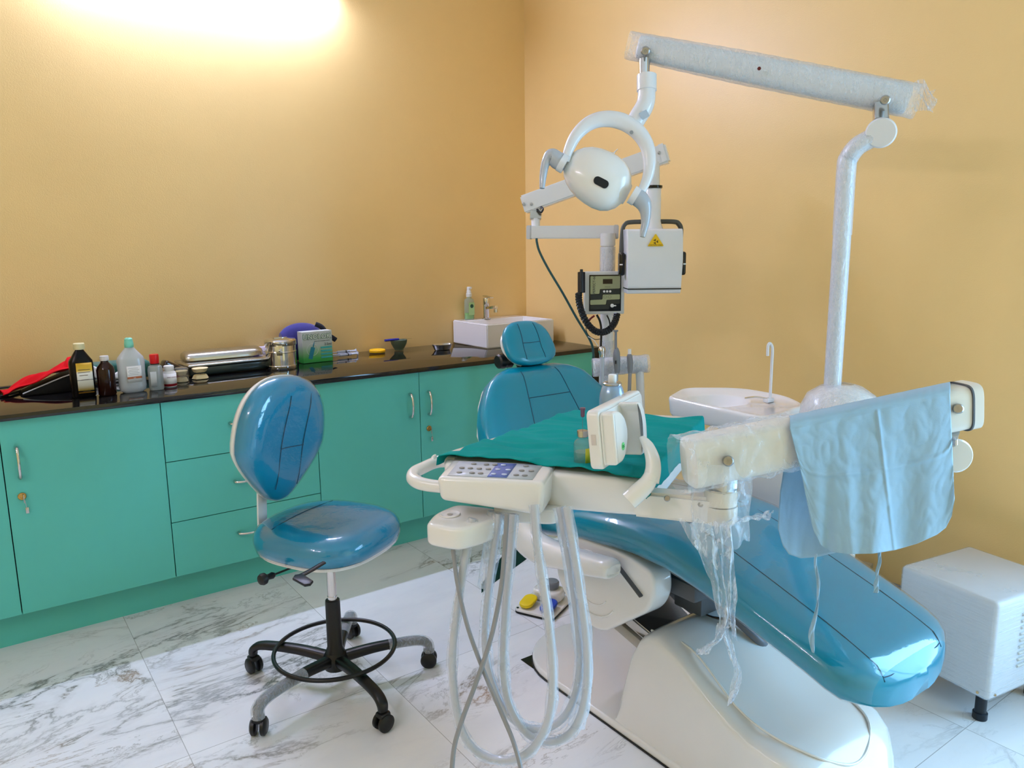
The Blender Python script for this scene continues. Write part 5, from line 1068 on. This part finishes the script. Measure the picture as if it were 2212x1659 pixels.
# green cloth on the tray
g = [onz(945, 990, .938), onz(1392, 1040, .938), onz(1520, 907, .938), onz(1250, 886, .938)]
def gc(u, v):
    uu, vv = max(0, min(1, u)), max(0, min(1, v)); p = (g[0]*(1-uu)+g[1]*uu)*(1-vv)+(g[3]*(1-uu)+g[2]*uu)*vv
    ou, ov = u-uu, v-vv; ex_ = (g[1]-g[0]).normalized(); ey_ = (g[3]-g[0]).normalized()
    p = p+ex_*(ou*.10)+ey_*(ov*.12)
    p.z += .0065*noise.noise(V((p.x*14, p.y*6, 0)))+.0050*noise.noise(V((p.x*30+p.y*20, p.y*12, 2)))+.004*max(0, math.sin((p.x*1.2+p.y*.6)*27+2*noise.noise(p*6)))**6+.004
    p.z -= min(.045, 1.05*max(0, ou))+ .9*max(0, ov)+.7*max(0, -ou)+.10*max(0, -ov)
    if v < .08: p.z += .010*noise.noise(V((u*8, 7, 1)))**2
    if v < .35: p = p+ey_*(.030*math.sin(PI*min(1, max(0, uu))**.8)*(1-v/.35))
    return p
b = MB(); b.grid(lambda a, c: gc(-.03+1.07*a, -.0+1.03*c), 90, 90)
gr = b.build('surgical_cloth', GREEN, None, ang=80, solid=.0015); solo(gr, 'dark green surgical cloth spread over the white instrument tray', 'cloth')
# vials, syringe tip and spray can on the cloth
def vial(o, s, label, lab_a, needle=False):
    t2 = thing('glass_vial', o, label, 'vial', 'glass vials on the green cloth')
    b = MB(); b.lathe([(.0165*s, 0), (.018*s, .002*s), (.018*s, .042*s), (.016*s, .048*s), (.009*s, .054*s), (.0085*s, .06*s)], o, 36); b.build('vial_glass', glass_mat('vial_glass', (238, 248, 246), .01, .08, 1.6), t2)
    b = MB(); b.lathe([(.0155*s, .002*s), (.0168*s, .003*s), (.0168*s, .026*s)], o, 30); b.build('liquid', glass_mat('clear_liquid', (216, 234, 226), .01, .08), t2)
    b = MB(); b.lathe([(.0105*s, .057*s), (.0115*s, .058*s), (.0115*s, .068*s), (.0108*s, .070*s), (.004*s, .0702*s)], o, 30); b.build('crimp_cap', STEEL, t2)
    l = cyl_label(.0184*s, o.z+.006*s, o.z+.036*s, o, lab_a, lab_a+1.15, stripes_mat('yellow_vial_label', [(0, (196, 196, 40)), (.005, (196, 196, 40)), (.036, (206, 200, 50))], rough=.5), t2)
    if needle:
        b = MB(); b.lathe([(.0028, .098), (.0042, .10), (.0045, .112), (.0056, .114), (.0056, .117)], o, 14); b.lathe([(.0004, .069), (.0004, .098)], o, 8); b.build('needle_hub', mat('mauve_hub', (110, 80, 100), .4), t2)
o = onz(1258, 1002, .9405); vial(o, 1.0, 'clear glass vial with yellow label and a needle standing in its stopper', -1.95, True)
o = onz(1289, 985, .9405); vial(o, 1.0, 'second glass vial half hidden behind the upright white viewer', -1.9)
o = onz(1321, 965, .9405); t2 = thing('spray_can', o, 'pale blue aerosol can with white nozzle behind the viewer', 'spray can')
b = MB(); b.lathe([(.026, 0), (.0285, .003), (.0285, .105), (.027, .120), (.022, .135), (.018, .140)], o, 40); b.build('can_body', mat('pale_blue_metal', (140, 168, 196), .25, .3, coat=.6), t2)
b = MB(); b.lathe([(.019, .138), (.021, .140), (.021, .143), (.019, .145), (.015, .144)], o, 36); b.build('valve_rim', STEEL, t2)
b = MB(); b.lathe([(.0085, .142), (.009, .143), (.009, .160), (.008, .162)], o, 20); b.build('nozzle', PAPER, t2)
l = cyl_label(.0289, o.z+.06, o.z+.108, o, -2.6, -1.6, mat('lime_print', (150, 184, 110), .4), t2, 'printed_fruit')

# ================================================================== DISPOSABLE APRON OVER THE ARM
def lerp(pts, u):
    for (a, x), (c_, y) in zip(pts, pts[1:]):
        if a <= u <= c_: k = (u-a)/(c_-a); return x+(y-x)*k
    return pts[-1][1]
F_B = [(0, 1060), (.02, 1110), (.05, 1148), (.10, 1178), (.17, 1192), (.28, 1197), (.45, 1196), (.6, 1188), (.75, 1174), (.88, 1155), (.94, 1140), (.98, 1115), (1, 1080)]
B_B = [(0, 1140), (.03, 1178), (.07, 1198), (.14, 1206), (.25, 1203), (.4, 1190), (.7, 1160), (1, 1110)]
def apron(u, v):
    D0 = lerp([(0, 1.415), (1, 1.495)], u); D1 = D0+.10
    xt, yt = 1706+346*u, 908-74*u
    cr = .0035*abs(noise.noise(V((u*7, v*9, 1))))+.0020*abs(noise.noise(V((u*17, v*14, 4))))
    if v < .62:
        k = 1-v/.62; xb = 1742+320*u; yb = lerp(F_B, u)
        x = xt+(xb-xt)*k; y = yt+18+(yb-yt-18)*k; d = D0+.008*math.sin(u*19+2*k)*k+.012*math.sin(u*9+1)*k*k-.006*k-cr
        d += .016*math.exp(-((u-.24+.1*k)/.05)**2)*k-.012*math.exp(-((u-.36+.06*k)/.05)**2)*k
        d -= .0035*math.exp(-((k-.40-.04*u)/.018)**2)*min(1, u*4)+.0035*math.exp(-((u-.545-.05*k)/.010)**2)
        return at(x, y, d)
    if v < .74:
        a = (v-.62)/.12*PI; m0 = at(xt, yt+18, D0); m1 = at(xt-4, yt+12, D1); c_ = (m0+m1)/2; h = (m0-m1)/2
        return c_+h*math.cos(a)+V((0, 0, 1))*(.022*math.sin(a)+cr*.5)
    k = (v-.74)/.26; xb = 1680+350*u; yb = lerp(B_B, u); x = xt-4+(xb-xt+4)*min(1, k*1.6)*(.35+.65*k) if u < .3 else xt-4+(xb-xt+4)*k; y = yt+12+(yb-yt-12)*k
    return at(x, y, D1+.01*math.sin(u*12)*k-cr)
b = MB(); b.grid(apron, 150, 200); ap = b.build('disposable_apron', BLUEN, None, ang=80, solid=.0008); solo(ap, 'pale blue nonwoven apron hung over the delivery arm', 'apron')
def tie(pts, w):
    P, W_ = smooth([at(*p) for p in pts], w, 6); b = MB()
    b.grid(lambda u, v: P[min(len(P)-1, int(u*(len(P)-1)+.5))]+CR*((v-.5)*2*W_[min(len(P)-1, int(u*(len(P)-1)+.5))])+CF*(.002*math.sin(v*6+u*20)), len(P)-1, 4); return b.build('tie', BLUEN, ap, ang=80, solid=.0006)
tie([(1763, 1196, 1.41), (1762, 1225, 1.41), (1768, 1262, 1.41), (1766, 1300, 1.41), (1758, 1345, 1.41), (1752, 1375, 1.41), (1757, 1410, 1.41)], [.002, .003, .003, .002, .004, .006, .002])
tie([(1901, 1186, 1.46), (1899, 1215, 1.46), (1894, 1245, 1.46), (1893, 1265, 1.46), (1892, 1281, 1.46)], [.003, .0035, .003, .005, .005])
# ================================================================== FOOT PEDAL
fx = V((.055, -.113, 0)).normalized(); fo = V((1.712, 2.185, 0)); fm = Matrix((fx, V((0, 0, 1)).cross(fx), V((0, 0, 1)))).transposed().to_4x4(); fm.translation = fo
t = thing('foot_control', fo, 'white foot control with yellow and blue pedals on the floor', 'foot pedal')
b = MB(); b.prism(rrect(0, 0, .165, .19, .02, 5), .0, .008, .002, 2, mtx=fm); b.build('rubber_mat', BLACKP, t)
b = MB(); b.prism(rrect(0, 0, .165, .19, .02, 5), .008, .018, .003, 2, mtx=fm); b.build('base', WHITEP, t)
b = MB(); b.prism(rrect(.0, .045, .12, .085, .03, 5), .018, .062, .012, 3, mtx=fm); b.build('housing', WHITEP, t)
def fw(x, y, z): return fm @ V((x, y, z))
b = MB(); b.prism(rrect(-.043, -.040, .055, .085, .026, 5), .034, .048, .005, 3, mtx=fm @ Matrix.Rotation(.14, 4, 'X')); b.build('yellow_pedal', YEL, t)
b = MB(); b.prism(rrect(.043, -.040, .055, .085, .026, 5), .034, .048, .005, 3, mtx=fm @ Matrix.Rotation(.14, 4, 'X')); b.build('blue_pedal', BLUP, t)
b = MB(); b.lathe([(.026, .06), (.028, .063), (.028, .072), (.03, .074), (.03, .086), (.026, .091)], fw(.01, .05, 0), 30); b.build('grey_button', GREYP, t)
b = MB()
for x in (-.070, .070): b.lathe([(.005, .018), (.005, .020)], fw(x, -.083, 0), 14)
b.build('screw', BLACKG, t)
b = MB(); b.tube([fw(.02, .09, .03), fw(.04, .14, .01), fw(.10, .22, .006), fw(.2, .25, .006)], .004, 8, sub=5); b.build('cable', BLACKP, t)

# ================================================================== WRAPPED METAL BOX ON LEGS
an = math.radians(-9); mxv = V((math.cos(an), math.sin(an), 0)); myv = V((-math.sin(an), math.cos(an), 0)); mc = V((2.252, .828, 0)); ML, MW, mz0, mz1 = .335, .30, .084, .386
t = thing('suction_box', mc+mxv*ML/2+myv*MW/2, 'white metal box on black legs wrapped in stretch film by the right wall', 'machine')
rotm = Matrix((mxv, myv, V((0, 0, 1)))).transposed().to_4x4(); ctr = mc+mxv*ML/2+myv*MW/2+V((0, 0, (mz0+mz1)/2))
b = MB(); b.box(ctr, (ML, MW, mz1-mz0), rot=rotm, bev=.014, seg=4); bx = b.build('housing', mat('matt_white_metal', (220, 222, 226), .45), t)
b = MB()
for i in range(9): b.box(mc+mxv*(.185)+V((0, 0, .325-.02*i))-myv*.002, (.13, .008, .009), rot=rotm @ Matrix.Rotation(.5, 4, 'X'), bev=.002)
b.build('louvre', mat('louvre_white', (206, 206, 200), .4), bx)
b = MB(); b.box(ctr, (ML+.006, MW+.006, mz1-mz0+.004), rot=rotm, bev=.017, seg=3); b.build('plastic_wrap', film_mat('stretch_film', .14, scale=(3, 3, 90), crinkle=.7, rough=.1, spread=.3), bx, ang=60)
for ux, uy in ((.04, .04), (ML-.04, .04), (.04, MW-.03), (ML-.04, MW-.03)):
    o = mc+mxv*ux+myv*uy; b = MB(); b.lathe([(.019, 0), (.020, .002), (.020, .020), (.0155, .022), (.0155, .09)], o, 24); b.build('leg', mat('navy_black_leg', (24, 30, 40), .4), t)
for o in (mc+mxv*.0-V((0, 0, 0))+myv*.03+V((0, 0, .10))-mxv*.001, mc+mxv*.03-myv*.001+V((0, 0, .10))):
    b = MB(); b.lathe([(.004, 0), (.004, .003)], o, 12, axis=(CP-o)); b.build('screw', STEEL, bx)
t = thing('junction_box', (2.68, 1.49, 0), 'small beige junction box on the floor behind the leg rest', 'box')
b = MB(); b.box((2.655, 1.50, .13), (.13, .15, .075), rot=(0, 0, .25), bev=.004); b.build('box_body', mat('beige_box', (176, 166, 146), .5), t)
b = MB(); b.box((2.66, 1.49, .065), (.11, .12, .06), rot=(0, 0, .25), bev=.004); b.box((2.66, 1.49, .02), (.13, .15, .04), rot=(0, 0, .25), bev=.003)
for i in range(10): b.box((2.60+.004*i, 1.43+.002*i, .075+.004*(i % 3)), (.003, .012, .03), rot=(.3, .1*i-.4, .25))
b.build('black_connector', BLACKP, t)

# ================================================================== LIGHT
w = bpy.data.worlds.new('world'); sc.world = w; w.use_nodes = True; nt = w.node_tree
sky = nt.nodes.new('ShaderNodeTexSky'); sky.sky_type = 'NISHITA'; sky.sun_elevation = math.radians(55); sky.sun_rotation = math.radians(20); sky.sun_disc = False
bg = nt.nodes['Background']; bg.inputs[1].default_value = .18; nt.links.new(sky.outputs[0], bg.inputs[0])
def area(name, loc, rot, sx, sy, power, col):
    l = bpy.data.lights.new(name, 'AREA'); l.shape = 'RECTANGLE'; l.size = sx; l.size_y = sy; l.energy = power; l.color = col
    o = bpy.data.objects.new(name, l); COL.objects.link(o); o.location = loc; o.rotation_euler = rot; return o
area('window_daylight', (XR+.32, (WY0+WY1)/2, (WZ0+WZ1)/2), (0, PI/2, 0), WZ1-WZ0, WY1-WY0, 155, (.36, .68, 1.0))
sc.view_settings.view_transform = 'Standard'; sc.view_settings.look = 'None'; sc.view_settings.gamma = 1; sc.view_settings.exposure = 0.0
sc.cycles.max_bounces = 9; sc.cycles.transparent_max_bounces = 20; sc.cycles.use_denoising = True
sc.cycles.sample_clamp_indirect = 6; sc.cycles.blur_glossy = .5; sc.cycles.caustics_reflective = False; sc.cycles.caustics_refractive = False
